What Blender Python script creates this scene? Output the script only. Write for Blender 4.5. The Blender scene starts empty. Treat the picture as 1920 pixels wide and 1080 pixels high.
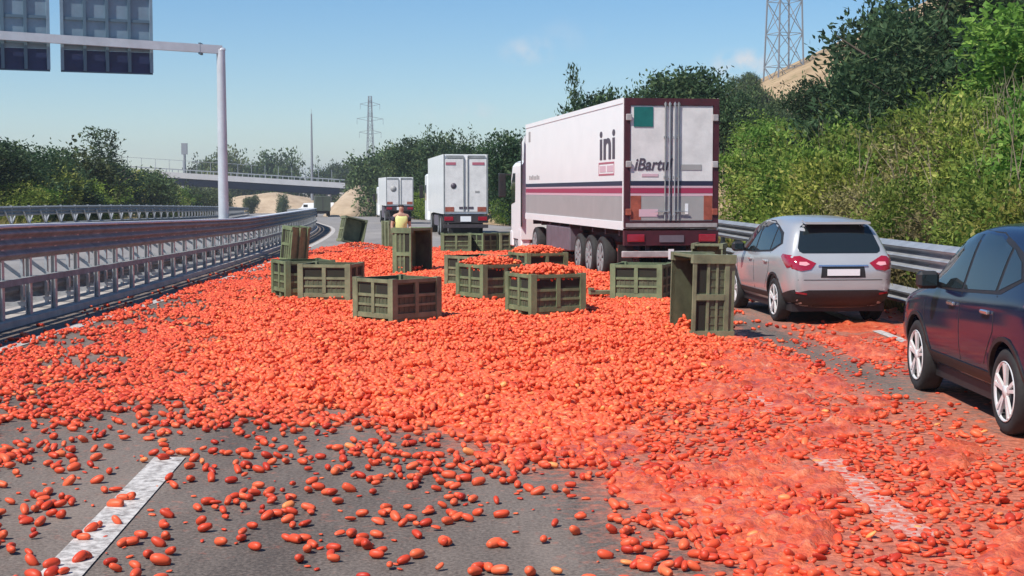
import bpy, bmesh, math, random
import numpy as np
from mathutils import Vector, Matrix
from mathutils.bvhtree import BVHTree
from mathutils.geometry import delaunay_2d_cdt

random.seed(7)
rng = np.random.default_rng(11)
S = bpy.context.scene
COL = S.collection
R = math.radians

# ------------------------------------------------------------------ camera, sky, sun, exposure
CAM_H = 2.05
cam = bpy.data.cameras.new('camera')
cam.lens = 50.6
cam.sensor_width = 36.0
cam.clip_start = 0.1
cam.clip_end = 6000
cam_ob = bpy.data.objects.new('camera', cam)
COL.objects.link(cam_ob)
cam_ob.location = (0, 0, CAM_H)
cam_ob.rotation_euler = (R(90 - 3.856), 0, 0)
S.camera = cam_ob

SUN_DIR = Vector((-0.74, -0.67, 1.30)).normalized()      # towards the sun
SUN_EL = math.asin(SUN_DIR.z)
SUN_AZ = math.atan2(SUN_DIR.x, SUN_DIR.y)

world = bpy.data.worlds.new('World')
S.world = world
world.use_nodes = True
wn = world.node_tree.nodes
wl = world.node_tree.links
wn.clear()
w_out = wn.new('ShaderNodeOutputWorld')
w_bg = wn.new('ShaderNodeBackground')
w_sky = wn.new('ShaderNodeTexSky')
w_sky.sky_type = 'NISHITA'
w_sky.sun_disc = False
w_sky.sun_elevation = SUN_EL
w_sky.sun_rotation = SUN_AZ
w_sky.air_density = 1.0
w_sky.dust_density = 0.15
w_sky.ozone_density = 5.0
w_sky.altitude = 100
w_bg.inputs['Strength'].default_value = 0.105
# small fair-weather clouds low in the sky
w_tc = wn.new('ShaderNodeTexCoord')
cloud_sum = None
for (px, py, rad, amt) in ((990, 98, 0.024, .34), (1382, 122, 0.026, .75), (903, 212, 0.016, .30), (840, 205, 0.03, .10), (1060, 70, .03, .08)):
    d = Vector(((px - 960) / 2700, 1.0, (358 - py) / 2700)).normalized()
    sub = wn.new('ShaderNodeVectorMath'); sub.operation = 'SUBTRACT'
    wl.new(w_tc.outputs['Generated'], sub.inputs[0]); sub.inputs[1].default_value = d
    sc = wn.new('ShaderNodeVectorMath'); sc.operation = 'MULTIPLY'
    wl.new(sub.outputs[0], sc.inputs[0]); sc.inputs[1].default_value = (1 / rad, 1 / rad, 2.1 / rad)
    ln = wn.new('ShaderNodeVectorMath'); ln.operation = 'LENGTH'
    wl.new(sc.outputs[0], ln.inputs[0])
    mr = wn.new('ShaderNodeMapRange'); mr.inputs['From Min'].default_value = 1.0
    mr.inputs['From Max'].default_value = 0.1; mr.inputs['To Max'].default_value = amt * 1.7
    wl.new(ln.outputs['Value'], mr.inputs['Value'])
    if cloud_sum is None:
        cloud_sum = mr.outputs[0]
    else:
        ad = wn.new('ShaderNodeMath'); ad.operation = 'ADD'
        wl.new(cloud_sum, ad.inputs[0]); wl.new(mr.outputs[0], ad.inputs[1]); cloud_sum = ad.outputs[0]
w_noise = wn.new('ShaderNodeTexNoise')
w_noise.inputs['Scale'].default_value = 70
w_noise.inputs['Detail'].default_value = 6
wl.new(w_tc.outputs['Generated'], w_noise.inputs['Vector'])
w_nr = wn.new('ShaderNodeMapRange'); w_nr.inputs['From Min'].default_value = .38; w_nr.inputs['From Max'].default_value = .68
wl.new(w_noise.outputs[0], w_nr.inputs['Value'])
w_mul = wn.new('ShaderNodeMath'); w_mul.operation = 'MULTIPLY'; w_mul.use_clamp = True
wl.new(cloud_sum, w_mul.inputs[0]); wl.new(w_nr.outputs[0], w_mul.inputs[1])
w_mix = wn.new('ShaderNodeMix'); w_mix.data_type = 'RGBA'
wl.new(w_mul.outputs[0], w_mix.inputs['Factor'])
w_hs = wn.new('ShaderNodeHueSaturation'); w_hs.inputs['Saturation'].default_value = 1.22
wl.new(w_sky.outputs[0], w_hs.inputs['Color'])
wl.new(w_hs.outputs[0], w_mix.inputs['A'])
w_mix.inputs['B'].default_value = (6.6, 6.5, 6.6, 1)
wl.new(w_mix.outputs['Result'], w_bg.inputs['Color'])
wl.new(w_bg.outputs[0], w_out.inputs['Surface'])

sun = bpy.data.lights.new('sun', 'SUN')
sun.energy = 5.0
sun.angle = R(0.53)
sun.color = (1.0, 0.955, 0.88)
sun_ob = bpy.data.objects.new('sun', sun)
COL.objects.link(sun_ob)
sun_ob.rotation_euler = SUN_DIR.to_track_quat('Z', 'Y').to_euler()

S.view_settings.view_transform = 'Standard'
S.view_settings.look = 'None'
S.view_settings.gamma = 1.0
S.view_settings.exposure = 0.24
S.view_settings.use_curve_mapping = False
S.cycles.max_bounces = 6
S.cycles.transparent_max_bounces = 12

# ------------------------------------------------------------------ materials
def mat(name, col, rough=0.6, metal=0.0, var=0.0, vscale=8.0, bump=0.0, bscale=40.0, col2=None, coat=0.0, spec=0.5, detail=5, alpha_noise=None):
    m = bpy.data.materials.new(name)
    m.use_nodes = True
    nt = m.node_tree
    b = nt.nodes['Principled BSDF']
    b.inputs['Base Color'].default_value = (*col, 1)
    b.inputs['Roughness'].default_value = rough
    b.inputs['Metallic'].default_value = metal
    b.inputs['Coat Weight'].default_value = coat
    b.inputs['Coat Roughness'].default_value = 0.08
    b.inputs['Specular IOR Level'].default_value = spec
    if var > 0 or col2 is not None or bump > 0:
        tc = nt.nodes.new('ShaderNodeTexCoord')
    if var > 0 or col2 is not None:
        n = nt.nodes.new('ShaderNodeTexNoise'); n.inputs['Scale'].default_value = vscale; n.inputs['Detail'].default_value = detail
        n.inputs['Roughness'].default_value = 0.65
        nt.links.new(tc.outputs['Object'], n.inputs['Vector'])
        r = nt.nodes.new('ShaderNodeValToRGB')
        r.color_ramp.elements[0].position = .32; r.color_ramp.elements[1].position = .68
        c2 = col2 if col2 is not None else tuple(min(1, c * (1 + var)) for c in col)
        c1 = col if col2 is not None else tuple(c * (1 - var) for c in col)
        r.color_ramp.elements[0].color = (*c1, 1); r.color_ramp.elements[1].color = (*c2, 1)
        nt.links.new(n.outputs[0], r.inputs[0])
        nt.links.new(r.outputs[0], b.inputs['Base Color'])
    if bump > 0:
        n2 = nt.nodes.new('ShaderNodeTexNoise'); n2.inputs['Scale'].default_value = bscale; n2.inputs['Detail'].default_value = 4
        nt.links.new(tc.outputs['Object'], n2.inputs['Vector'])
        bm_ = nt.nodes.new('ShaderNodeBump'); bm_.inputs['Strength'].default_value = bump; bm_.inputs['Distance'].default_value = 0.02
        nt.links.new(n2.outputs[0], bm_.inputs['Height'])
        nt.links.new(bm_.outputs[0], b.inputs['Normal'])
    return m

def leaf_mat(name, stops, trans=0.28):
    m = bpy.data.materials.new(name)
    m.use_nodes = True
    nt = m.node_tree
    b = nt.nodes['Principled BSDF']
    at = nt.nodes.new('ShaderNodeAttribute'); at.attribute_name = 'tint'
    r = nt.nodes.new('ShaderNodeValToRGB')
    r.color_ramp.elements.remove(r.color_ramp.elements[0])
    r.color_ramp.elements[0].position = stops[0][0]; r.color_ramp.elements[0].color = (*stops[0][1], 1)
    for p, c in stops[1:]:
        e = r.color_ramp.elements.new(p); e.color = (*c, 1)
    nt.links.new(at.outputs['Fac'], r.inputs[0])
    oi = nt.nodes.new('ShaderNodeObjectInfo')
    hs = nt.nodes.new('ShaderNodeHueSaturation')
    vr = nt.nodes.new('ShaderNodeMapRange'); vr.inputs['To Min'].default_value = .72; vr.inputs['To Max'].default_value = 1.38
    nt.links.new(oi.outputs['Random'], vr.inputs['Value']); nt.links.new(vr.outputs[0], hs.inputs['Value'])
    fr = nt.nodes.new('ShaderNodeMath'); fr.operation = 'MULTIPLY'; fr.inputs[1].default_value = 7.31
    f2 = nt.nodes.new('ShaderNodeMath'); f2.operation = 'FRACT'
    nt.links.new(oi.outputs['Random'], fr.inputs[0]); nt.links.new(fr.outputs[0], f2.inputs[0])
    hr = nt.nodes.new('ShaderNodeMapRange'); hr.inputs['To Min'].default_value = .482; hr.inputs['To Max'].default_value = .520
    nt.links.new(f2.outputs[0], hr.inputs['Value']); nt.links.new(hr.outputs[0], hs.inputs['Hue'])
    nt.links.new(r.outputs[0], hs.inputs['Color'])
    nt.links.new(hs.outputs[0], b.inputs['Base Color'])
    b.inputs['Roughness'].default_value = .55
    b.inputs['Specular IOR Level'].default_value = .12
    tr = nt.nodes.new('ShaderNodeBsdfTranslucent')
    nt.links.new(hs.outputs[0], tr.inputs['Color'])
    mx = nt.nodes.new('ShaderNodeMixShader'); mx.inputs[0].default_value = trans
    nt.links.new(b.outputs[0], mx.inputs[1]); nt.links.new(tr.outputs[0], mx.inputs[2])
    nt.links.new(mx.outputs[0], nt.nodes['Material Output'].inputs['Surface'])
    return m

M = {}
M['steel'] = mat('galvanised_steel', (.46, .47, .48), .42, .55, var=.18, vscale=3)
M['steel_dull'] = mat('weathered_steel', (.225, .238, .240), .75, 0, var=.25, vscale=4)
M['steel_post'] = mat('post_steel', (.42, .43, .44), .5, .4, var=.2, vscale=6)
M['cap'] = mat('sunlit_pale_cap', (.62, .62, .63), .5, .1, var=.1, vscale=3)  # paler than the beams: sunlit top edge painted into the colour
M['gantry'] = mat('gantry_steel', (.55, .57, .60), .45, .3, var=.1, vscale=2)
M['sign_back'] = mat('sign_back_aluminium', (.17, .245, .31), .55, .1, var=.16, vscale=1.5)
M['sign_rib'] = mat('sign_rib', (.09, .15, .20), .6, .2)
M['sign_navy'] = mat('navy_lower_back', (.012, .022, .075), .5, 0, var=.2, vscale=2)  # navy colour for the lower part of the sign backs
M['concrete'] = mat('concrete', (.40, .36, .33), .85, 0, var=.2, vscale=3, bump=.3)
M['bridge_pale'] = mat('bridge_parapet', (.52, .52, .53), .8, 0, var=.08, vscale=.3)
M['bridge_dark'] = mat('bridge_girder', (.010, .020, .050), .6, 0, var=.2, vscale=.4)
M['bridge_rail'] = mat('bridge_rail_steel', (.30, .33, .36), .6)
M['pylon'] = mat('pylon_steel', (.25, .27, .30), .6, .2)
M['rubber'] = mat('tyre_rubber', (.018, .017, .017), .8, 0, var=.3, vscale=20)
M['alloy'] = mat('alloy_rim', (.74, .74, .73), .35, .25, var=.06, vscale=10)
M['rim_dark'] = mat('rim_recess', (.03, .03, .03), .6)
M['black'] = mat('black_plastic', (.016, .015, .016), .55, 0, var=.3, vscale=20)
M['glass'] = mat('car_glass', (.014, .020, .022), .04, 0, spec=.7)
M['silver'] = mat('silver_paint', (.47, .475, .48), .28, .35, var=.03, vscale=2, coat=.6)
M['navy_paint'] = mat('dark_navy_paint', (.009, .015, .042), .10, 0, coat=0, spec=.35)
M['red_lamp'] = mat('red_lamp', (.30, .008, .022), .12, 0, coat=1.0)
M['lamp_clear'] = mat('clear_lamp_and_highlight', (.72, .34, .36), .12, 0, coat=1.0)  # head lamp covers, and the pink highlight painted on the tail lamps
M['plate'] = mat('number_plate', (.78, .79, .80), .4)
M['chrome'] = mat('chrome', (.75, .75, .77), .15, .9)
M['white_paint'] = mat('white_truck_paint', (.86, .86, .85), .35, 0, var=.03, vscale=1.2, coat=.2)
M['white_door'] = mat('white_door_paint', (.68, .66, .64), .42, 0, var=.13, vscale=2.6)
M['maroon'] = mat('maroon_frame', (.055, .008, .014), .5, 0, var=.3, vscale=4)
M['grey_panel'] = mat('grey_panel', (.33, .32, .31), .55, 0, var=.06, vscale=2)
M['stripe_dark'] = mat('stripe_dark', (.02, .02, .05), .45)
M['stripe_red'] = mat('stripe_red', (.34, .03, .08), .45)
M['stripe_pink'] = mat('stripe_pink', (.62, .42, .47), .45)
M['teal'] = mat('teal_panel', (.004, .13, .115), .5, 0, var=.15, vscale=6)
M['orange_marker'] = mat('orange_marker', (.30, .075, .045), .5, 0, var=.35, vscale=5)
M['chassis'] = mat('truck_chassis', (.035, .028, .032), .7, 0, var=.4, vscale=5)
M['side_box'] = mat('truck_side_box', (.13, .11, .13), .6, 0, var=.2, vscale=3)
M['bumper_bar'] = mat('bumper_bar', (.40, .37, .36), .5, .2, var=.2, vscale=5)
M['ink_dark'] = mat('ink_dark', (.075, .06, .08), .5)
M['ink_red'] = mat('ink_red', (.42, .12, .16), .5)
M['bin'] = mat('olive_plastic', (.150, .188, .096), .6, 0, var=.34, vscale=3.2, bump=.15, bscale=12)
M['bin_in_shade'] = mat('olive_plastic_recess_shade', (.085, .095, .052), .7, 0, var=.35, vscale=4)  # darker than the bin: shade of recesses and insides painted into the colour
M['bin_dust'] = mat('dusty_olive_plastic', (.180, .192, .108), .65, 0, var=.36, vscale=3.0, bump=.15, bscale=12)
M['line'] = None
M['bark'] = mat('bark', (.10, .075, .055), .9, 0, var=.4, vscale=4)
M['vest'] = mat('hi_vis_vest', (.72, .80, .30), .7)
M['trousers'] = mat('dark_trousers', (.03, .03, .045), .8)
M['skin'] = mat('skin', (.45, .27, .19), .6)
M['hair'] = mat('hair', (.03, .02, .015), .8)
M['olive_dark'] = mat('olive_truck_paint', (.07, .08, .055), .6, 0, var=.2, vscale=.5)

L_OLIVE = leaf_mat('leaves_olive', [(0, (.070, .112, .020)), (.35, (.165, .215, .040)), (.7, (.29, .32, .065)), (1, (.42, .40, .12))], .44)
L_GREEN = leaf_mat('leaves_green', [(0, (.046, .098, .018)), (.4, (.125, .220, .038)), (.75, (.22, .325, .062)), (1, (.33, .40, .10))], .44)
L_DARK = leaf_mat('leaves_dark', [(0, (.018, .040, .018)), (.5, (.045, .085, .038)), (.85, (.080, .125, .055)), (1, (.13, .17, .07))], .34)
L_DRY = leaf_mat('leaves_dry', [(0, (.085, .075, .035)), (.4, (.165, .140, .055)), (.75, (.25, .21, .09)), (1, (.34, .28, .15))], .3)
L_FAR = leaf_mat('leaves_far', [(0, (.040, .065, .028)), (.5, (.080, .115, .045)), (1, (.14, .17, .065))], .25)
L_GRASS = leaf_mat('grass_blades', [(0, (.09, .085, .025)), (.4, (.20, .165, .055)), (.75, (.30, .24, .10)), (1, (.12, .14, .03))])

# ------------------------------------------------------------------ mesh helpers
class MB:
    def __init__(self):
        self.v = []; self.f = []; self.mi = []; self.sm = []
    def add(self, vs, fs, mi=0, smooth=False):
        o = len(self.v)
        self.v.extend([tuple(v) for v in vs])
        for f in fs:
            self.f.append(tuple(i + o for i in f)); self.mi.append(mi); self.sm.append(smooth)
        return self
    def box(self, x0, x1, y0, y1, z0, z1, mi=0, mtx=None):
        vs = [(x0, y0, z0), (x1, y0, z0), (x1, y1, z0), (x0, y1, z0), (x0, y0, z1), (x1, y0, z1), (x1, y1, z1), (x0, y1, z1)]
        if mtx is not None: vs = [mtx @ Vector(v) for v in vs]
        return self.add(vs, [(3, 2, 1, 0), (4, 5, 6, 7), (0, 1, 5, 4), (1, 2, 6, 5), (2, 3, 7, 6), (3, 0, 4, 7)], mi)
    def cbox(self, x0, x1, y0, y1, z0, z1, b=.02, mi=0, mtx=None):
        # box with all edges chamfered
        vs = []; 
        for sx, X in ((-1, x0), (1, x1)):
            for sy, Y in ((-1, y0), (1, y1)):
                for sz, Z in ((-1, z0), (1, z1)):
                    vs += [(X, Y - sy * b, Z - sz * b), (X - sx * b, Y, Z - sz * b), (X - sx * b, Y - sy * b, Z)]
        bm = bmesh.new()
        for v in vs: bm.verts.new(v if mtx is None else mtx @ Vector(v))
        bmesh.ops.convex_hull(bm, input=bm.verts)
        bmesh.ops.dissolve_limit(bm, angle_limit=.02, verts=bm.verts, edges=bm.edges)
        bmesh.ops.recalc_face_normals(bm, faces=bm.faces)
        bm.verts.index_update()
        self.add([v.co.copy() for v in bm.verts], [[v.index for v in f.verts] for f in bm.faces], mi)
        bm.free()
        return self
    def tube(self, p0, p1, r0, r1=None, n=8, mi=0, caps=True, smooth=True):
        r1 = r0 if r1 is None else r1
        p0 = Vector(p0); p1 = Vector(p1)
        d = (p1 - p0).normalized()
        a = d.orthogonal().normalized(); b = d.cross(a)
        vs = []
        for p, r in ((p0, r0), (p1, r1)):
            for i in range(n):
                t = 2 * math.pi * i / n
                vs.append(p + (a * math.cos(t) + b * math.sin(t)) * r)
        fs = [(i, (i + 1) % n, n + (i + 1) % n, n + i) for i in range(n)]
        self.add(vs, fs, mi, smooth)
        if caps:
            self.add(vs[:n], [tuple(range(n))[::-1]], mi); self.add(vs[n:], [tuple(range(n))], mi)
        return self
    def bar(self, p0, p1, w, h=None, mi=0, up=(0, 0, 1)):
        h = w if h is None else h
        p0 = Vector(p0); p1 = Vector(p1)
        d = (p1 - p0).normalized(); u = Vector(up)
        if abs(d.dot(u)) > .95: u = Vector((0, 1, 0))
        s = d.cross(u).normalized(); u = s.cross(d)
        vs = []
        for p in (p0, p1):
            for (a, b) in ((-1, -1), (1, -1), (1, 1), (-1, 1)):
                vs.append(p + s * a * w / 2 + u * b * h / 2)
        return self.add(vs, [(0, 1, 2, 3), (7, 6, 5, 4), (0, 4, 5, 1), (1, 5, 6, 2), (2, 6, 7, 3), (3, 7, 4, 0)], mi)
    def lathe(self, prof, axis='x', n=32, mi=0, c=(0, 0, 0), smooth=True):
        # prof: (along axis, radius)
        vs = []; fs = []
        for (a, r) in prof:
            for i in range(n):
                t = 2 * math.pi * i / n
                p = {'x': (a, r * math.cos(t), r * math.sin(t)), 'z': (r * math.cos(t), r * math.sin(t), a), 'y': (r * math.sin(t), a, r * math.cos(t))}[axis]
                vs.append((p[0] + c[0], p[1] + c[1], p[2] + c[2]))
        for k in range(len(prof) - 1):
            for i in range(n):
                j = (i + 1) % n
                fs.append((k * n + i, k * n + j, (k + 1) * n + j, (k + 1) * n + i))
        return self.add(vs, fs, mi, smooth)
    def sweep(self, prof, path, mi=0, smooth=False, closed=True, zscale=None):
        # prof: (lateral, z) closed polygon, path: list of (x,y,z)
        vs = []; n = len(prof)
        for k, p in enumerate(path):
            a = Vector(path[max(0, k - 1)]); b = Vector(path[min(len(path) - 1, k + 1)])
            d = (b - a); d.z = 0; d.normalize()
            s = Vector((d.y, -d.x, 0))
            zs = 1 if zscale is None else zscale[k]
            for (l, z) in prof:
                vs.append(Vector(p) + s * l + Vector((0, 0, z * zs)))
        fs = []
        m = n if closed else n - 1
        for k in range(len(path) - 1):
            for i in range(m):
                j = (i + 1) % n
                fs.append((k * n + i, k * n + j, (k + 1) * n + j, (k + 1) * n + i))
        self.add(vs, fs, mi, smooth)
        if closed:
            self.add(vs[:n], [tuple(range(n))[::-1]], mi); self.add(vs[-n:], [tuple(range(n))], mi)
        return self
    def mesh(self, name, mats):
        me = bpy.data.meshes.new(name)
        me.from_pydata([tuple(v) for v in self.v], [], self.f)
        for m in (mats if isinstance(mats, (list, tuple)) else [mats]): me.materials.append(m)
        me.polygons.foreach_set('material_index', self.mi)
        me.polygons.foreach_set('use_smooth', self.sm)
        me.update()
        return me
    def build(self, name, mats, parent=None, fix=True):
        me = self.mesh(name, mats)
        if fix:
            bm = bmesh.new(); bm.from_mesh(me)
            bmesh.ops.recalc_face_normals(bm, faces=bm.faces)
            bm.to_mesh(me); bm.free()
        return link(name, me, parent)

def link(name, data, parent=None):
    o = bpy.data.objects.new(name, data)
    COL.objects.link(o)
    if parent is not None: o.parent = parent
    return o

def tag(o, label=None, cat=None, group=None, kind=None):
    if label: o['label'] = label
    if cat: o['category'] = cat
    if group: o['group'] = group
    if kind: o['kind'] = kind
    return o

def thing(name, label, cat, loc=(0, 0, 0), rz=0.0, group=None):
    o = link(name, None)
    o.empty_display_size = .3
    o.location = loc; o.rotation_euler = (0, 0, rz)
    return tag(o, label, cat, group)

def copy_thing(root, label=None, group=None):
    kids = KIDS.setdefault(root.name, None)
    c = root.copy(); COL.objects.link(c)
    if label: c['label'] = label
    if group: c['group'] = group
    for ch in list(root.children):
        d = ch.copy(); COL.objects.link(d); d.parent = c
        for g in list(ch.children):
            e = g.copy(); COL.objects.link(e); e.parent = d
    return c
KIDS = {}

def np_mesh(name, verts, faces, mats, smooth=False, attrs=None):
    # verts (n,3), faces (m,k) arrays
    me = bpy.data.meshes.new(name)
    k = faces.shape[1]
    me.vertices.add(len(verts)); me.loops.add(faces.size); me.polygons.add(len(faces))
    me.vertices.foreach_set('co', verts.astype(np.float32).ravel())
    me.loops.foreach_set('vertex_index', faces.astype(np.int32).ravel())
    me.polygons.foreach_set('loop_start', np.arange(0, faces.size, k, dtype=np.int32))
    try: me.polygons.foreach_set('loop_total', np.full(len(faces), k, dtype=np.int32))
    except Exception: pass
    me.polygons.foreach_set('use_smooth', np.full(len(faces), smooth))
    for m in (mats if isinstance(mats, (list, tuple)) else [mats]): me.materials.append(m)
    if attrs:
        for (an, dom, typ, data) in attrs:
            a = me.attributes.new(an, typ, dom)
            a.data.foreach_set('vector' if typ == 'FLOAT_VECTOR' else 'value', np.asarray(data, dtype=np.float32).ravel())
    me.update(calc_edges=True)
    return me

# value noise
_perm = rng.random((257, 257))
def vnoise(x, y):
    x = np.asarray(x, float); y = np.asarray(y, float)
    xi = np.floor(x).astype(int); yi = np.floor(y).astype(int)
    fx = x - xi; fy = y - yi
    fx = fx * fx * (3 - 2 * fx); fy = fy * fy * (3 - 2 * fy)
    a = _perm[xi % 256, yi % 256]; b = _perm[(xi + 1) % 256, yi % 256]
    c = _perm[xi % 256, (yi + 1) % 256]; d = _perm[(xi + 1) % 256, (yi + 1) % 256]
    return (a * (1 - fx) + b * fx) * (1 - fy) + (c * (1 - fx) + d * fx) * fy
def fbm(x, y, o=4):
    t = 0; amp = .5; s = 0
    for k in range(o):
        t = t + amp * vnoise(x * 2 ** k + 17.3 * k, y * 2 ** k + 9.1 * k); s += amp; amp *= .55
    return t / s
def sstep(a, b, x):
    t = np.clip((np.asarray(x, float) - a) / (b - a), 0, 1)
    return t * t * (3 - 2 * t)

# ------------------------------------------------------------------ lie of the land
def cx(y):          # sideways drift of the carriageway: it bends left
    y = np.asarray(y, float)
    return np.where(y < 25, 0, np.where(y < 100, -.0011 * (y - 25) ** 2, -6.1875 - .165 * (np.minimum(y, 700) - 100)))
def rz(y):          # the road falls away gently beyond the crest
    y = np.asarray(y, float)
    return np.where(y < 50, 0, np.where(y < 90, -.0125 * (y - 50) ** 2 / 80, -.0125 * (np.minimum(y, 600) - 70)))
def rail_x(y):
    return np.interp(y, [0, 12, 20, 37, 60], [6.65, 6.6, 6.5, 6.0, 5.3]) + np.where(np.asarray(y) > 60, cx(y) - cx(60), 0)
def gz(x, y):
    x = np.asarray(x, float); y = np.asarray(y, float)
    base = rz(y)
    s = x - (rail_x(y) + .9)
    near = np.minimum(np.clip(s, 0, None) * .36, 3.2) + np.clip(s - 8, 0, 20) * .16
    farh = 3.0 + 3.2 * sstep(110, 300, y)
    far = farh * sstep(0, 6, s) + np.clip(s - 7, 0, 40) * .05
    w = sstep(48, 75, y)
    bank = near * (1 - w) + far * w
    bank = bank * sstep(-60, -10, y)
    hill = np.clip(21.6 + (x - 39) * .47, 0, 42) * sstep(100, 235, y) * (1 - .6 * sstep(300, 700, y)) * sstep(12, 30, x)
    left = np.clip(-21.6 + cx(y) - x, 0, None)
    lf = np.minimum(left * .04, 1.6) + .5 * sstep(0, 6, left)
    n = (fbm(x * .13 + 50, y * .13 + 50) - .5) * .8 * np.clip(np.maximum(s, left), 0, 4) / 4
    return base + np.maximum(bank, hill) + lf + n
# ------------------------------------------------------------------ where tomatoes and pulp lie (tables over the road)
_TX = np.array([0, 160, 320, 480, 640, 800, 960, 1120, 1280, 1440, 1600, 1760, 1920], float)
_TY = np.array([440, 470, 500, 540, 580, 620, 660, 700, 740, 780, 820, 860, 900, 950, 1000, 1080], float)
_DEN = np.array([
 [0, 0, 0, 0, .1, .1, .1, 0, 0, 0, 0, 0, 0],
 [0, 0, 0, .05, .85, .85, .8, .8, .2, 0, 0, 0, 0],
 [0, 0, 0, .45, .95, .95, .95, .95, .7, .1, 0, 0, 0],
 [0, .1, .25, .6, 1, 1, 1, 1, 1, .05, .1, .1, 0],
 [.2, .3, .5, .85, 1, 1, 1, 1, 1, .12, .1, .5, .3],
 [.32, .4, .62, .95, 1, 1, 1, 1, 1, .45, .06, .4, .3],
 [.42, .52, .74, 1, 1, 1, 1, 1, .95, .75, .10, .12, .1],
 [.52, .6, .78, 1, 1, 1, 1, 1, .85, .55, .42, .06, .1],
 [.52, .58, .66, .9, 1, 1, 1, .95, .75, .35, .28, .1, .06],
 [.42, .48, .40, .45, .75, .95, 1, .95, .75, .5, .30, .08, .06],
 [.3, .34, .16, .12, .25, .65, .95, .9, .62, .55, .50, .16, .08],
 [.25, .25, .10, .09, .15, .33, .6, .66, .45, .55, .36, .30, .1],
 [.25, .2, .09, .12, .12, .16, .22, .22, .32, .62, .34, .38, .26],
 [.2, .13, .12, .11, .09, .14, .13, .08, .34, .60, .24, .48, .42],
 [.15, .11, .17, .09, .09, .09, .08, .06, .24, .52, .24, .46, .45],
 [.14, .10, .13, .08, .07, .06, .06, .06, .15, .36, .16, .40, .45]])
_DEN = _DEN * np.array([.70, .74, .84, .97, 1, 1, 1, 1, 1, .85, .8, .8, .75])
_MASH = np.array([
 [0, 0, 0, 0, 0, 0, 0, 0, 0, 0, 0, 0, 0],
 [0, 0, 0, .1, .5, .5, .4, .4, .1, 0, 0, 0, 0],
 [0, 0, 0, .3, .7, .7, .7, .7, .4, .2, 0, 0, 0],
 [0, .05, .1, .35, .8, .9, .9, .9, .8, .3, .2, .2, 0],
 [.05, .1, .2, .5, .9, 1, 1, 1, .9, .25, .5, .6, .4],
 [.05, .1, .25, .5, .9, 1, 1, 1, .9, .55, .55, .7, .5],
 [.05, .1, .3, .55, .9, 1, 1, 1, .9, .8, .62, .7, .5],
 [.05, .12, .3, .55, .9, .95, .95, .9, .85, .85, .62, .4, .3],
 [.05, .1, .2, .4, .7, .9, .9, .85, .85, .80, .62, .50, .42],
 [.05, .05, .08, .12, .35, .7, .85, .85, .85, .86, .66, .54, .5],
 [.04, .04, .04, .05, .1, .35, .7, .85, .85, .9, .74, .58, .54],
 [.04, .04, .04, .04, .05, .1, .3, .7, .85, .9, .9, .85, .85],
 [.03, .03, .03, .03, .04, .05, .12, .62, .8, .9, .9, .9, .85],
 [.03, .03, .03, .03, .03, .04, .10, .42, .62, .9, .9, .9, .9],
 [.03, .03, .03, .03, .03, .03, .12, .34, .40, .85, .9, .9, .9],
 [.03, .03, .03, .03, .03, .03, .06, .12, .28, .7, .85, .9, .9]])
def _tab(T, x, y):
    y = np.maximum(np.asarray(y, float), 3.0)
    px = 960 + np.asarray(x, float) / y * 2700
    py = 358 + 5535 / y
    fx = np.interp(px, _TX, np.arange(len(_TX)))
    fy = np.interp(py, _TY, np.arange(len(_TY)))
    i = np.clip(fx.astype(int), 0, len(_TX) - 2); j = np.clip(fy.astype(int), 0, len(_TY) - 2)
    u = fx - i; v = fy - j
    return (T[j, i] * (1 - u) + T[j, i + 1] * u) * (1 - v) + (T[j + 1, i] * (1 - u) + T[j + 1, i + 1] * u) * v
def dens(x, y):
    d = _tab(_DEN, x, y)
    return d * sstep(54, 46, y) * sstep(-7.55, -7.2, x)
def track(x, y):
    # clean wheel tracks left by the cars in the right-hand lane
    t = np.exp(-((x - (3.05 + .035 * (y - 8) + .0012 * (y - 8) ** 2 * 0)) / .22) ** 2) * sstep(15, 18, y)
    c = 4.05 - (y - 15.5) * .048
    t2 = np.exp(-((x - c + .1) / .33) ** 2) * sstep(12.6, 15, y) * sstep(30, 24, y)
    return np.clip(t2, 0, 1)
def smear(x, y):
    # a wheel has dragged a broad smear through the fruit in the foreground, with lesser streaks beside it
    c = 2.30 + .26 * (y - 9.0) + .02 * (y - 9.0) ** 2
    a = np.exp(-((x - c) / .30) ** 2) * sstep(16.5, 13.5, y)
    q = x - .62 * y
    st = sstep(.52, .70, fbm(q * 1.5 + 40, y * .16 + 7, 2)) * sstep(.7, 1.7, x) * sstep(15, 12.5, y) * .85
    return np.clip(np.maximum(a, st), 0, 1)
def mash(x, y):
    m = _tab(_MASH, x, y) * sstep(54, 46, y)
    m = m * (1 - .55 * track(x, y))
    return m
def heap(x, y):
    # low swell of the heap of fruit around the bins
    h = .02 * sstep(.7, 1.0, dens(x, y)) * (.5 + fbm(x * .6, y * .6, 3))
    for (hx, hy, r, a) in ((2.0, 29.6, 1.6, .22), (.9, 29.3, 1.2, .10), (-1.6, 31.8, 1.4, .08), (-3.6, 37.5, 1.7, .36), (-5.3, 51, 1.0, .45), (2.2, 21.5, .9, .14), (-.6, 36, 2.5, .2)):
        h = h + a * np.exp(-(((x - hx) / r) ** 2 + ((y - hy) / (r * 1.3)) ** 2))
    return h * sstep(.12, .5, dens(x, y))

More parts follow.
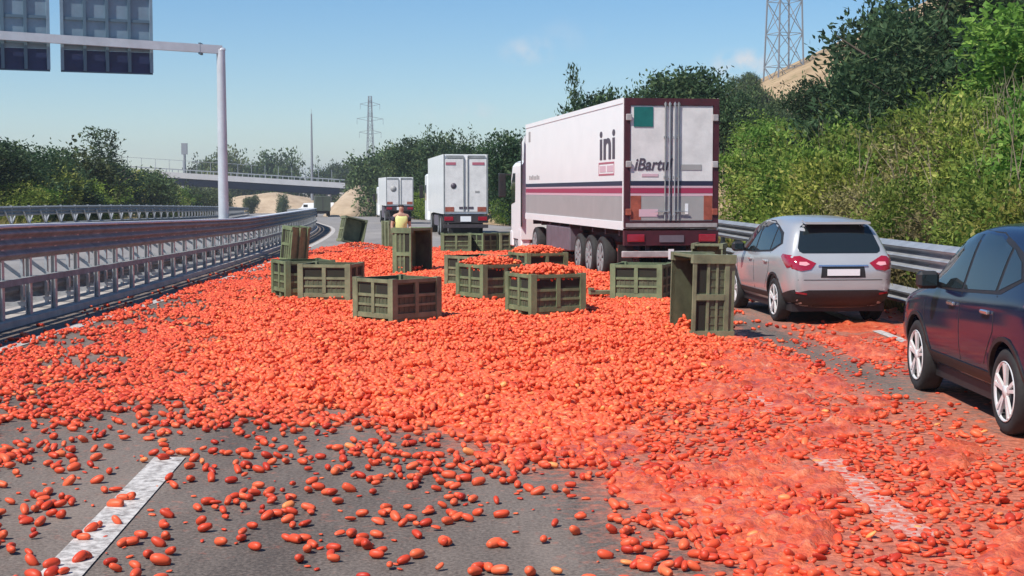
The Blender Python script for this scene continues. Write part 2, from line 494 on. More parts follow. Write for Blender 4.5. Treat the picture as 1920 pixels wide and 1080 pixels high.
# ------------------------------------------------------------------ ground
def grid_mesh(name, ss, ys, zf, m, attrs=None, smooth=True):
    sg, yg = np.meshgrid(ss, ys)
    xg = sg + cx(yg)
    zg = zf(xg, yg, sg)
    V = np.stack([xg.ravel(), yg.ravel(), zg.ravel()], 1)
    nx, ny = len(ss), len(ys)
    i = (np.arange(ny - 1)[:, None] * nx + np.arange(nx - 1)[None, :]).ravel()
    F = np.stack([i, i + 1, i + 1 + nx, i + nx], 1)
    at = None
    if attrs: at = [(n, 'POINT', 'FLOAT', f(xg, yg).ravel()) for n, f in attrs]
    return np_mesh(name, V, F, m, smooth, at)

m = bpy.data.materials.new('ground_soil'); m.use_nodes = True
nt = m.node_tree; b = nt.nodes['Principled BSDF']; b.inputs['Roughness'].default_value = .95; b.inputs['Specular IOR Level'].default_value = .1
geo = nt.nodes.new('ShaderNodeNewGeometry')
n1 = nt.nodes.new('ShaderNodeTexNoise'); n1.inputs['Scale'].default_value = .16; n1.inputs['Detail'].default_value = 8; n1.inputs['Roughness'].default_value = .7
nt.links.new(geo.outputs['Position'], n1.inputs['Vector'])
r1 = nt.nodes.new('ShaderNodeValToRGB'); e = r1.color_ramp.elements
e[0].position = .3; e[0].color = (.27, .185, .105, 1); e[1].position = .7; e[1].color = (.46, .335, .205, 1)
nt.links.new(n1.outputs[0], r1.inputs[0])
n2 = nt.nodes.new('ShaderNodeTexNoise'); n2.inputs['Scale'].default_value = .55; n2.inputs['Detail'].default_value = 6
nt.links.new(geo.outputs['Position'], n2.inputs['Vector'])
r2 = nt.nodes.new('ShaderNodeMapRange'); r2.inputs['From Min'].default_value = .58; r2.inputs['From Max'].default_value = .72
nt.links.new(n2.outputs[0], r2.inputs['Value'])
mx = nt.nodes.new('ShaderNodeMix'); mx.data_type = 'RGBA'
nt.links.new(r2.outputs[0], mx.inputs['Factor']); nt.links.new(r1.outputs[0], mx.inputs['A']); mx.inputs['B'].default_value = (.13, .125, .045, 1)
nt.links.new(mx.outputs['Result'], b.inputs['Base Color'])
M['soil'] = m

ss = np.concatenate([np.arange(-420, -60, 24), np.arange(-60, -27, 3), np.arange(-27, 33, .75), np.arange(33, 70, 3), np.arange(70, 440, 22)])
ys = np.concatenate([np.arange(-40, 62, 1.5), np.arange(62, 210, 4), np.arange(210, 720, 14), np.arange(720, 4000, 160)])
def ground_z(x, y, s):
    z = gz(x, y)
    return np.where((s > -22.0) & (s < 6.4), np.minimum(z, rz(y)) - .07, z)
g = link('ground', grid_mesh('ground', ss, ys, ground_z, M['soil']))
tag(g, kind='structure')

# ------------------------------------------------------------------ asphalt
def asphalt(name, c_lo, c_hi):
    m = bpy.data.materials.new(name); m.use_nodes = True
    nt = m.node_tree; b = nt.nodes['Principled BSDF']
    geo = nt.nodes.new('ShaderNodeNewGeometry')
    fine = nt.nodes.new('ShaderNodeTexNoise'); fine.inputs['Scale'].default_value = 38; fine.inputs['Detail'].default_value = 4; fine.inputs['Roughness'].default_value = .8
    nt.links.new(geo.outputs['Position'], fine.inputs['Vector'])
    big = nt.nodes.new('ShaderNodeTexNoise'); big.inputs['Scale'].default_value = .8; big.inputs['Detail'].default_value = 7; big.inputs['Roughness'].default_value = .65
    mp = nt.nodes.new('ShaderNodeMapping'); mp.inputs['Scale'].default_value = (1.0, .22, 1)
    nt.links.new(geo.outputs['Position'], mp.inputs['Vector']); nt.links.new(mp.outputs[0], big.inputs['Vector'])
    av = nt.nodes.new('ShaderNodeMath'); av.operation = 'MULTIPLY_ADD'; av.inputs[1].default_value = .55
    nt.links.new(fine.outputs[0], av.inputs[0])
    hb = nt.nodes.new('ShaderNodeMath'); hb.operation = 'MULTIPLY'; hb.inputs[1].default_value = .45
    nt.links.new(big.outputs[0], hb.inputs[0]); nt.links.new(hb.outputs[0], av.inputs[2])
    r = nt.nodes.new('ShaderNodeValToRGB'); r.color_ramp.elements[0].position = .41; r.color_ramp.elements[1].position = .61
    r.color_ramp.elements[0].color = (*c_lo, 1); r.color_ramp.elements[1].color = (*c_hi, 1)
    nt.links.new(av.outputs[0], r.inputs[0])
    at = nt.nodes.new('ShaderNodeAttribute'); at.attribute_name = 'juice'
    jn = nt.nodes.new('ShaderNodeTexNoise'); jn.inputs['Scale'].default_value = 9; jn.inputs['Detail'].default_value = 6; jn.inputs['Roughness'].default_value = .7
    nt.links.new(geo.outputs['Position'], jn.inputs['Vector'])
    ja = nt.nodes.new('ShaderNodeMath'); ja.operation = 'MULTIPLY_ADD'; ja.inputs[1].default_value = 1.7; ja.inputs[2].default_value = -.85
    nt.links.new(jn.outputs[0], ja.inputs[0])
    js = nt.nodes.new('ShaderNodeMath'); js.operation = 'ADD'
    nt.links.new(ja.outputs[0], js.inputs[0]); nt.links.new(at.outputs['Fac'], js.inputs[1])
    jm = nt.nodes.new('ShaderNodeMapRange'); jm.inputs['From Min'].default_value = .30; jm.inputs['From Max'].default_value = .85; jm.inputs['To Max'].default_value = .92
    nt.links.new(js.outputs[0], jm.inputs['Value'])
    jc = nt.nodes.new('ShaderNodeValToRGB'); jc.color_ramp.elements[0].position = .38; jc.color_ramp.elements[1].position = .56
    jc.color_ramp.elements[0].color = (.24, .060, .036, 1); jc.color_ramp.elements[1].color = (.64, .18, .095, 1)
    e3 = jc.color_ramp.elements.new(.72); e3.color = (.66, .42, .33, 1)
    j2 = nt.nodes.new('ShaderNodeTexNoise'); j2.inputs['Scale'].default_value = 13; j2.inputs['Detail'].default_value = 8; j2.inputs['Roughness'].default_value = .78
    nt.links.new(geo.outputs['Position'], j2.inputs['Vector']); nt.links.new(j2.outputs[0], jc.inputs[0])
    mx = nt.nodes.new('ShaderNodeMix'); mx.data_type = 'RGBA'
    nt.links.new(jm.outputs[0], mx.inputs['Factor']); nt.links.new(r.outputs[0], mx.inputs['A']); nt.links.new(jc.outputs[0], mx.inputs['B'])
    nt.links.new(mx.outputs['Result'], b.inputs['Base Color'])
    rr = nt.nodes.new('ShaderNodeMapRange'); rr.inputs['To Min'].default_value = .88; rr.inputs['To Max'].default_value = .5
    nt.links.new(jm.outputs[0], rr.inputs['Value']); nt.links.new(rr.outputs[0], b.inputs['Roughness'])
    b.inputs['Specular IOR Level'].default_value = .3
    bp = nt.nodes.new('ShaderNodeBump'); bp.inputs['Strength'].default_value = .6; bp.inputs['Distance'].default_value = .006
    nt.links.new(fine.outputs[0], bp.inputs['Height']); nt.links.new(bp.outputs[0], b.inputs['Normal'])
    return m
M['asphalt'] = asphalt('asphalt', (.070, .056, .048), (.240, .192, .160))
M['asphalt_old'] = asphalt('pale_asphalt', (.20, .185, .175), (.30, .28, .265))

def juice(x, y):
    j = mash(x, y) * .68 + .20 * dens(x, y) + (fbm(x * 1.1, y * .45) - .5) * .55 + .20 * sstep(2.2, 3.6, x) * sstep(26, 20, y) + .10 + .30 * smear(x, y) * sstep(.1, .5, mash(x, y))
    j = j - .25 * track(x, y)
    return np.clip(j, 0, 1)
ysr = np.concatenate([np.arange(-25, 5, 2), np.arange(5, 26, .12), np.arange(26, 60, .4), np.arange(60, 120, 2), np.arange(120, 420, 8)])
road = link('road', grid_mesh('road', np.concatenate([np.arange(-7.5, 6.0, .12), [6.1]]), ysr, lambda x, y, s: rz(y), M['asphalt'], [('juice', juice)]))
tag(road, kind='structure')
ys2 = np.concatenate([np.arange(-25, 60, 3), np.arange(60, 420, 5)])
road2 = link('opposite_road', grid_mesh('opposite_road', np.array([-21.0, -15, -11, -7.5]), ys2, lambda x, y, s: rz(y) - .004, M['asphalt_old'], [('juice', lambda x, y: x * 0)]))
tag(road2, kind='structure')
# far stretch of our carriageway is older and paler
far_road = link('far_road', grid_mesh('far_road', np.array([-6.6, -3, 0, 3, 5.3]), np.concatenate([np.arange(50, 120, 2), np.arange(120, 420, 8)]), lambda x, y, s: rz(y) + .004, M['asphalt_old'], [('juice', lambda x, y: x * 0)]))
tag(far_road, kind='structure')

# painted lines
m = mat('worn_white_paint', (.70, .67, .63), .7)
nt = m.node_tree; b = nt.nodes['Principled BSDF']
geo = nt.nodes.new('ShaderNodeNewGeometry')
n = nt.nodes.new('ShaderNodeTexNoise'); n.inputs['Scale'].default_value = 14; n.inputs['Detail'].default_value = 7; n.inputs['Roughness'].default_value = .75
nt.links.new(geo.outputs['Position'], n.inputs['Vector'])
r = nt.nodes.new('ShaderNodeValToRGB'); e = r.color_ramp.elements
e[0].position = .34; e[0].color = (.17, .145, .13, 1); e[1].position = .58; e[1].color = (.60, .56, .52, 1)
nt.links.new(n.outputs[0], r.inputs[0]); nt.links.new(r.outputs[0], b.inputs['Base Color'])
M['line'] = m
ms = m.copy(); ms.name = 'stained_white_paint'
for n_ in ms.node_tree.nodes:
    if n_.type == 'VALTORGB':
        n_.color_ramp.elements[0].position = .44; n_.color_ramp.elements[1].position = .66
        n_.color_ramp.elements[0].color = (.50, .13, .08, 1); n_.color_ramp.elements[1].color = (.66, .50, .43, 1)
M['line_stained'] = ms
def strip(name, pts, w, dz):
    mb = MB(); vs = []
    for k, (x, y) in enumerate(pts):
        a = Vector(pts[max(0, k - 1)]); c = Vector(pts[min(len(pts) - 1, k + 1)])
        d = (c - a).normalized(); s = Vector((d.y, -d.x)) * w / 2
        z = float(rz(y)) + dz
        vs += [(x - s.x, y - s.y, z), (x + s.x, y + s.y, z)]
    mb.add(vs, [(2 * k, 2 * k + 1, 2 * k + 3, 2 * k + 2) for k in range(len(pts) - 1)])
    return tag(mb.build(name, M['line_stained'] if 2 < pts[0][0] < 3 else M['line']), kind='structure')
yl = list(np.concatenate([np.arange(3, 60, 2.0), np.arange(60, 300, 4)]))
strip('edge_line', [(-6.60 + float(cx(y)), y) for y in yl], .22, .009)
strip('edge_line', [(min(5.35, float(rail_x(y)) - .95) + (float(cx(y)) if y > 60 else 0), y) for y in np.arange(3, 60, 2.0)], .16, .009)
for (p, q) in (((-2.28, 5.6), (-2.63, 10.95)), ((-2.75, 18.5), (-2.9, 23)), ((2.42, 8.4), (2.40, 11.0)), ((2.42, 13.2), (2.42, 15.2)), ((2.42, 5.2), (2.42, 7.6)), ((-3.3, 44), (-3.6, 48.5)), ((-2.2, 58), (-2.6, 62)), ((-4.6, 78), (-5.2, 82))):
    strip('lane_dash', [p, ((p[0] + q[0]) / 2, (p[1] + q[1]) / 2), q], .24, .009)

# ------------------------------------------------------------------ left-hand median barrier
def wave3(h0, h1, waves, amp=.042, side=1, t=.012, base=0.0):
    # corrugated rail section between heights h0..h1, bulging to +lateral
    n = waves * 8 + 1
    a = []; bk = []
    for i in range(n):
        u = i / (n - 1)
        ph = u * waves * 2 * math.pi
        l = base + side * amp * (1 - math.cos(ph))
        a.append((l, h0 + (h1 - h0) * u)); bk.append((l - side * t, h0 + (h1 - h0) * u))
    return a + bk[::-1]
def barrier_scale(y): return float(np.interp(y, [0, 22, 43, 200], [1.06, 1.02, .82, .80]))
def bpath(s, y0, y1, step):
    n = max(1, int(round((y1 - y0) / step)))
    return [(s + float(cx(y)), y, float(rz(y)) if y > 50 else 0.0) for y in [y0 + (y1 - y0) * k / n for k in range(n + 1)]]
bar = thing('median_barrier', 'tall double sided steel crash barrier on a concrete kerb left of the tomato strewn lanes', 'crash barrier', (-7.6, 20, 0))
off = Matrix.Translation((7.6, -20, 0))
def under(root, o):
    o.parent = root
    o.matrix_parent_inverse = root_inv(root)
    return o
def root_inv(root):
    return (Matrix.Translation(root.location) @ Matrix.Rotation(root.rotation_euler.z, 4, 'Z')).inverted()
segs = [(8 + 4.5 * k, 8 + 4.5 * (k + 1)) for k in range(13)] + [(66.5 + 12 * k, 66.5 + 12 * (k + 1)) for k in range(8)] + [(162.5, 230)]
for (a, c) in segs:
    P = bpath(-7.62, a, c - .006, 1.5); zs = [barrier_scale(p[1]) for p in P]
    mb = MB().sweep(wave3(.98, 1.46, 3), P, zscale=zs, smooth=False)
    under(bar, mb.build('beam', M['steel_dull']))
    mb = MB().sweep([(-.20, 1.462), (.06, 1.462), (.075, 1.48), (.06, 1.51), (-.20, 1.51)], P, zscale=zs)
    under(bar, mb.build('top_cap', M['cap']))
    mb = MB().sweep([(.0, .60), (.085, .60), (.085, .70), (.0, .70)], P, zscale=zs)
    under(bar, mb.build('lower_rail', M['steel_dull']))
    mb = MB().sweep(wave3(.22, .58, 2, side=-1, base=-.62), P, zscale=zs)
    under(bar, mb.build('rear_beam', M['steel_dull']))
    mb = MB().sweep([(-.62, .985), (-.58, .985), (-.58, 1.44), (-.62, 1.44)], P, zscale=zs)
    under(bar, mb.build('rear_beam', M['steel_dull']))
    mb = MB().sweep([(-.75, -.02), (.14, -.02), (.13, .10), (-.74, .10)], P)
    under(bar, mb.build('kerb', M['concrete']))
def post_mesh(sc):
    mb = MB()
    mb.box(-.075, -.06, -.055, .055, .10, 1.47 * sc); mb.box(-.006, .006, -.055, .055, .10, 1.47 * sc); mb.box(-.06, -.006, -.004, .004, .10, 1.47 * sc)
    mb.bar((-.06, 0, .62 * sc), (-.58, 0, 1.0 * sc), .04, .05)       # brace to the rear rail
    mb.bar((-.56, 0, .10), (-.56, 0, 1.44 * sc), .05, .09)
    mb.bar((-.06, 0, .26 * sc), (-.56, 0, .26 * sc), .04, .06)
    return mb
pm_cache = {}
y = 9.0
while y < 120:
    sc_ = round(barrier_scale(y) / 1.02, 2)
    if sc_ not in pm_cache:
        o_ = post_mesh(sc_ * 1.02).build('post', M['steel_post']); pm_cache[sc_] = o_.data; COL.objects.unlink(o_); bpy.data.objects.remove(o_)
    o = link('post', pm_cache[sc_], bar)
    o.location = (-7.62 + float(cx(y)) + 7.6, y - 20, float(rz(y)))
    y += 1.25 if y < 75 else 2.5

def s2(y): return float(np.interp(y, [0, 60, 80, 100, 130, 400], [-21.2, -20.9, -18.8, -16.9, -15.6, -15.2]))
def bpath2(y0, y1, step):
    n = max(1, int(round((y1 - y0) / step)))
    return [(s2(y) + float(cx(y)), y, float(rz(y))) for y in [y0 + (y1 - y0) * k / n for k in range(n + 1)]]
# far barrier across the opposite carriageway
bar2 = thing('roadside_barrier', 'low dark crash barrier with diagonal struts along the far side of the opposite carriageway', 'crash barrier', (-21.2, 60, 0))
for (a, c) in [(20 + 12 * k, 32 + 12 * k) for k in range(22)]:
    P = bpath2(a, c - .006, 3)
    under(bar2, MB().sweep(wave3(.98, 1.42, 3), P).build('beam', M['steel_dull']))
    under(bar2, MB().sweep(wave3(.38, .62, 2), P).build('lower_rail', M['steel_dull']))
    under(bar2, MB().sweep([(-.4, -.06), (.15, -.06), (.15, .16), (-.4, .16)], P).build('kerb', M['concrete']))
mb = MB()
mb.box(-.05, .05, -.06, .06, 0, 1.44); mb.bar((0, .06, .62), (0, 1.1, 1.2), .05, .07); mb.bar((0, -.06, .62), (0, -1.1, 1.2), .05, .07)
pm = mb.build('post', M['steel_post']); pmd = pm.data; COL.objects.unlink(pm); bpy.data.objects.remove(pm)
for k in range(100):
    yy = 21 + 2.25 * k
    o = link('post', pmd, bar2); o.location = (s2(yy) + 21.2 + float(cx(yy)), yy - 60, float(rz(yy)))
    o.rotation_euler = (0, 0, math.atan2(-float(cx(yy + 1) - cx(yy)), 1) * -1 * -1)

# ------------------------------------------------------------------ right-hand guard rail
rail = thing('guard_rail', 'galvanised steel guard rail of two corrugated beams along the overgrown bank on the right', 'guard rail', (6.5, 20, 0))
def rpath(y0, y1, step=1.0):
    n = max(1, int(round((y1 - y0) / step)))
    return [(float(rail_x(y)), y, float(rz(y))) for y in [y0 + (y1 - y0) * k / n for k in range(n + 1)]]
for k in range(22):
    a = 6 + 4.0 * k; P = rpath(a, a + 3.994, 1.0)
    under(rail, MB().sweep(wave3(.76, 1.24, 3, amp=.062, side=-1), P).build('upper_beam', M['steel']))
    under(rail, MB().sweep(wave3(.22, .50, 2, amp=.058, side=-1), P).build('lower_beam', M['steel']))
mb = MB(); mb.box(.10, .115, -.06, .06, -.3, 1.2); mb.box(.0, .012, -.06, .06, .1, 1.2); mb.box(.012, .10, -.005, .005, -.3, 1.2)
pm = mb.build('post', M['steel_post']); pmd = pm.data; COL.objects.unlink(pm); bpy.data.objects.remove(pm)
for k in range(39):
    yy = 7 + 2.25 * k
    o = link('post', pmd, rail); o.location = (float(rail_x(yy)) - 6.5 + .03, yy - 20, float(rz(yy)))

# ------------------------------------------------------------------ sign gantry (we see the backs of the signs)
gan = thing('sign_gantry', 'grey steel gantry arm on a tall post behind the left barrier carrying road signs', 'sign gantry', (-8.72, 43.6, 0))
ox, oy = -8.72, 43.6
mb = MB(); mb.tube((0, 0, 0), (-.02, -.02, 6.28), .165, .13, 16); mb.lathe([(6.27, .135), (6.34, .10), (6.36, 0)], 'z', 16)
mb.build('post', M['gantry'], gan)
MB().box(-.35, .35, -.35, .35, 0, .06).build('base_plate', M['gantry'], gan)
ax = Vector((-5.9, -2.6, .16)); 
mb = MB(); mb.bar((-.0, 0, 6.28), (ax.x * 2.2, ax.y * 2.2, 6.28 + ax.z * 2.2), .20, .24); mb.build('arm', M['gantry'], gan)
MB().box(-.62, -.56, -.36, -.02 + .03, 6.12, 6.46).build('flange', M['sign_rib'], gan)
d = ax.normalized()
def sign(t0, t1, z0, z1, label):
    # t measured along the arm from the post
    c = Vector((ox, oy, 0)) + Vector((d.x, d.y, 0)) * (t0 + t1) / 2 + Vector((-d.y, d.x, 0)) * -.16
    ang = math.atan2(-d.y, -d.x)
    t = thing('road_sign', label, 'road sign', (c.x, c.y, 0), ang, 'road signs seen from behind on the gantry')
    w = (t1 - t0) / 2
    zs = z0 + (z1 - z0) * .20
    n = 4
    ws = 2 * w / n
    MB().box(-w, w, .10, .12, zs, z1).build('panel', M['sign_back'], t)
    MB().box(-w, w, .10, .12, z0, zs - .004).build('lower_panel', M['sign_navy'], t)
    for i in range(n + 1):
        x = -w + .04 + (2 * w - .08) * i / n
        MB().box(x - .045, x + .045, .02, .098, z0 + .02, z1 - .02).build('rib', M['sign_rib'] if 0 < i < n else M['sign_back'], t)
    for zz in np.arange(z0 + .75, z1, .72):
        MB().box(-w + .01, w - .01, .04, .098, zz, zz + .085).build('cross_rail', M['sign_rib'], t)
    MB().box(-w, w, .095, .135, z0 - .03, z0).build('edge_strip', M['sign_rib'], t)
    return t
sign(2.00, 4.62, 5.52, 8.6, 'back of the road sign nearer the gantry post, grey with a navy lower strip')
sign(4.92, 7.5, 5.52, 8.6, 'back of the road sign farther from the gantry post, cut by the picture edge')
# arm must sit in front of the signs' ribs; clamps tie them together

# ------------------------------------------------------------------ road bridge across the valley of the road
br = thing('road_bridge', 'long road bridge with pale parapet and dark blue girders crossing far ahead', 'bridge', (-60, 340, 0))
A = Vector((-122, 334, 8.9)); B = Vector((-40.5, 350, 3.85))
u = (B - A).normalized(); nrm = Vector((u.y, -u.x, 0)).normalized()
def br_bar(name, o0, w, z0, z1, m, a=0.0, c=1.0, ext=0.0):
    mb = MB()
    p = A + (B - A) * a; q = A + (B - A) * c
    vs = []
    for P_ in (p, q):
        for (l, z) in ((o0, z0), (o0 + w, z0), (o0 + w, z1), (o0, z1)):
            vs.append((P_.x + nrm.x * -l + 60, P_.y - nrm.y * l - 340, P_.z + z))
    mb.add(vs, [(0, 1, 2, 3), (7, 6, 5, 4), (0, 4, 5, 1), (1, 5, 6, 2), (2, 6, 7, 3), (3, 7, 4, 0)])
    return mb.build(name, m, br)
br_bar('parapet', 0, .3, -1.15, .15, M['bridge_pale'])
br_bar('parapet', 8.7, .3, -1.15, .15, M['bridge_pale'])
br_bar('deck', .3, 8.4, -.9, -.4, M['concrete'])
for o0 in (1.0, 3.4, 5.8, 8.0): br_bar('girder', o0, .4, -2.9, -.9, M['bridge_dark'], 0, .985)
br_bar('girder_web', .6, .25, -2.6, -1.15, M['bridge_dark'], 0, .985)
for o0 in (.1,):
    br_bar('guard_rail', o0, .12, .75, 1.0, M['bridge_rail'])
    for k in range(61): br_bar('rail_post', o0, .12, .15, .75, M['bridge_rail'], k / 61, k / 61 + .0022)
    for k in range(26): br_bar('fence_post', o0 + .5, .1, .15, 3.1, M['bridge_rail'], k / 26, k / 26 + .0014)
    br_bar('fence_wire', o0 + .5, .05, 3.0, 3.1, M['bridge_rail'], 0, .75)
for a in (.30, .66, .955):
    P_ = A + (B - A) * a
    for l in (1.2, 4.5, 7.8):
        MB().tube((P_.x - nrm.x * l + 60, P_.y - nrm.y * l - 340, -6), (P_.x - nrm.x * l + 60, P_.y - nrm.y * l - 340, P_.z - 2.9), .5, n=12).build('pier', M['concrete'], br)
P_ = B
MB().box(P_.x + 60 - 1, P_.x + 60 + 7, P_.y - 340 - 3, P_.y - 340 + 12, -6, 1.7).build('abutment', M['concrete'], br)
# pale earth banks at the bridge
def bank(name, cx_, cy_, rx, ry, h, z0, seed):
    n = 28
    xs = np.linspace(-1.3, 1.3, n); X, Y = np.meshgrid(xs, xs)
    Z = h * np.clip(1 - np.sqrt(X ** 2 + Y ** 2) ** 1.6, -.3, 1) + (fbm(X * 3 + seed, Y * 3) - .5) * h * .35
    V = np.stack([(X * rx + cx_).ravel(), (Y * ry + cy_).ravel(), (Z + z0).ravel()], 1)
    i = (np.arange(n - 1)[:, None] * n + np.arange(n - 1)[None, :]).ravel()
    o = link(name, np_mesh(name, V, np.stack([i, i + 1, i + 1 + n, i + n], 1), M['soil_pale'], True))
    return tag(o, kind='structure')
M['soil_pale'] = mat('pale_soil', (.34, .24, .15), .95, 0, var=.0, vscale=.25, col2=(.52, .40, .27), bump=.3, bscale=1)
bank('earth_bank', -70, 420, 26, 18, 5.6, -4.2, 3)
bank('earth_bank', -36.5, 385, 8, 26, 8.5, -4.5, 9)
bank('earth_bank', -27, 255, 5.5, 34, 5.5, -2.6, 14)

# ------------------------------------------------------------------ pylons and masts
def pylon(name, label, loc, h, w0, w1, r, arms=((.70, .22), (.82, .26), (.94, .2))):
    t = thing(name, label, 'pylon', loc, .35)
    mb = MB(); nst = 9
    def cor(k):
        f = k / nst; w = w0 + (w1 - w0) * f ** .8
        return [Vector((sx * w / 2, sy * w / 2, h * f)) for sx, sy in ((-1, -1), (1, -1), (1, 1), (-1, 1))]
    for k in range(nst):
        a, c = cor(k), cor(k + 1)
        for i in range(4):
            j = (i + 1) % 4
            mb.bar(a[i], c[i], r * 1.5); mb.bar(a[i], c[j], r * .7); mb.bar(a[j], c[i], r * .7); mb.bar(c[i], c[j], r * .7)
    mb.build('lattice_tower', M['pylon'], t)
    for f, l in arms:
        mb = MB()
        for s in (-1, 1):
            mb.bar((0, 0, h * f + h * .02), (s * h * l, 0, h * f), r); mb.bar((0, 0, h * f - h * .02), (s * h * l, 0, h * f), r)
            mb.bar((s * h * l, 0, h * f), (s * h * l, 0, h * f - h * .05), r * .8)
        mb.build('cross_arm', M['pylon'], t)
    return t
pylon('power_pylon', 'large lattice power pylon standing on the dry hillside field', (41.2, 220, 16.0), 44, 4.6, 2.6, .13, arms=((.80, .16), (.92, .14)))
pylon('power_pylon', 'small distant lattice pylon rising behind the trees beyond the bridge', (-49.5, 505, -4), 39, 3.6, 1.0, .11, arms=((.68, .10), (.80, .12), (.93, .09)))
t = thing('mast', 'thin plain mast rising above the far end of the bridge', 'mast', (-58.2, 420, -4.6))
MB().tube((0, 0, 0), (0, 0, 29), .5, .2, 10).build('pole', M['pylon'], t)
MB().tube((0, 0, 29), (0, 0, 30.4), .06, .04, 6).build('antenna', M['pylon'], t)
t = thing('mast', 'short blurry antenna mast above the left end of the bridge', 'mast', (-102, 450, -4.6))
MB().tube((0, 0, 0), (0, 0, 18), .45, .4, 10).build('pole', M['pylon'], t)
MB().box(-.9, .9, -.4, .4, 18, 21.5).build('antenna', M['pylon'], t)
# ------------------------------------------------------------------ vehicles: shared builders
def patch(poly, axis, bvh, off=.006, skirt=.014, step=.07, d0=4.0):
    """A panel whose outline POLY is drawn in a plane, laid on the body surface and raised a little from it."""
    pts = []
    n = len(poly)
    for i in range(n):
        a = Vector(poly[i]); c = Vector(poly[(i + 1) % n])
        k = max(1, int((c - a).length / step))
        for j in range(k): pts.append(a.lerp(c, j / k))
    nb = len(pts)
    xs = [p.x for p in pts]; ys_ = [p.y for p in pts]
    def inside(p):
        r = False; j = nb - 1
        for i in range(nb):
            if (pts[i].y > p.y) != (pts[j].y > p.y) and p.x < (pts[j].x - pts[i].x) * (p.y - pts[i].y) / (pts[j].y - pts[i].y) + pts[i].x: r = not r
            j = i
        return r
    def edged(p):
        return min((p - q).length for q in pts) < step * .45
    gx = np.arange(min(xs) + step * .5, max(xs), step); gy = np.arange(min(ys_) + step * .5, max(ys_), step)
    for X in gx:
        for Y in gy:
            p = Vector((X, Y))
            if inside(p) and not edged(p): pts.append(p)
    v2, e2, f2, *_ = delaunay_2d_cdt([Vector(p) for p in pts], [], [list(range(nb))], 1, 1e-5)
    out = []
    for p in v2:
        if axis == 'x-': o, d = Vector((-d0, p.x, p.y)), Vector((1, 0, 0))
        elif axis == 'x+': o, d = Vector((d0, p.x, p.y)), Vector((-1, 0, 0))
        elif axis == 'y-': o, d = Vector((p.x, -d0, p.y)), Vector((0, 1, 0))
        elif axis == 'y+': o, d = Vector((p.x, d0, p.y)), Vector((0, -1, 0))
        else: o, d = Vector((p.x, p.y, d0)), Vector((0, 0, -1))
        h, nn, idx, dist = bvh.ray_cast(o, d)
        if h is None:
            h, nn, idx, dist = bvh.find_nearest(o + d * (d0 - .8))
        out.append((h, d))
    top = [h - d * off for h, d in out]
    mb = MB()
    mb.add(top, [tuple(f) for f in f2], 0, True)
    # skirt along the outline
    cnt = {}
    for f in f2:
        for i in range(len(f)):
            a, c = f[i], f[(i + 1) % len(f)]
            k = (min(a, c), max(a, c)); cnt[k] = cnt.get(k, 0) + 1
    vs = []; fs = []
    for (a, c), q in cnt.items():
        if q == 1:
            k = len(vs)
            vs += [top[a], top[c], out[c][0] + out[c][1] * skirt, out[a][0] + out[a][1] * skirt]
            fs.append((k, k + 1, k + 2, k + 3))
    mb.add(vs, fs)
    return mb

def wheel(parent, x, y, r, w, side, spokes=5, steel=False):
    # side -1: outer face to -x
    mb = MB()
    s = side
    wx = lambda a: a * s
    R0 = r * .70
    prof = [(wx(w * .40), R0 * .955), (wx(w * .02), R0 * .93), (wx(w * .0), 0.001)]
    mb.lathe(prof, 'x', 36, 1, (0, 0, 0))
    mb.lathe([(wx(w * .455), R0 * 1.01), (wx(w * .49), R0 * .985), (wx(w * .40), R0 * .93)], 'x', 36, 0)
    for k in range(spokes):
        t = 2 * math.pi * k / spokes + .35
        for da in ((-.13, .13) if not steel else (0,)):
            a0 = t + da * .5; a1 = t + da * 1.15
            p0 = Vector((wx(w * .40), math.cos(a0) * R0 * .10, math.sin(a0) * R0 * .10))
            p1 = Vector((wx(w * .44), math.cos(a1) * R0 * .94, math.sin(a1) * R0 * .94))
            mb.bar(p0, p1, R0 * (.12 if not steel else .3), w * .10, 0, up=(1, 0, 0))
    mb.lathe([(wx(w * .48), 0.001), (wx(w * .47), R0 * .20), (wx(w * .36), R0 * .24)], 'x', 20, 0)
    wh = mb.build('wheel', [M['alloy'] if not steel else M['steel_dull'], M['rim_dark']], parent)
    wh.location = (x, y, r)
    mb = MB()
    h = w / 2
    mb.lathe([(-h * .80, R0), (-h * .98, R0 * 1.12), (-h * .96, r * .90), (-h * .80, r * .975), (-h * .4, r), (h * .4, r), (h * .80, r * .975), (h * .96, r * .90), (h * .98, R0 * 1.12), (h * .80, R0)], 'x', 44, 0)
    mb.lathe([(-h * .55, R0), (h * .55, R0)], 'x', 24, 0)
    ty = mb.build('tyre', M['rubber'], wh)
    return wh

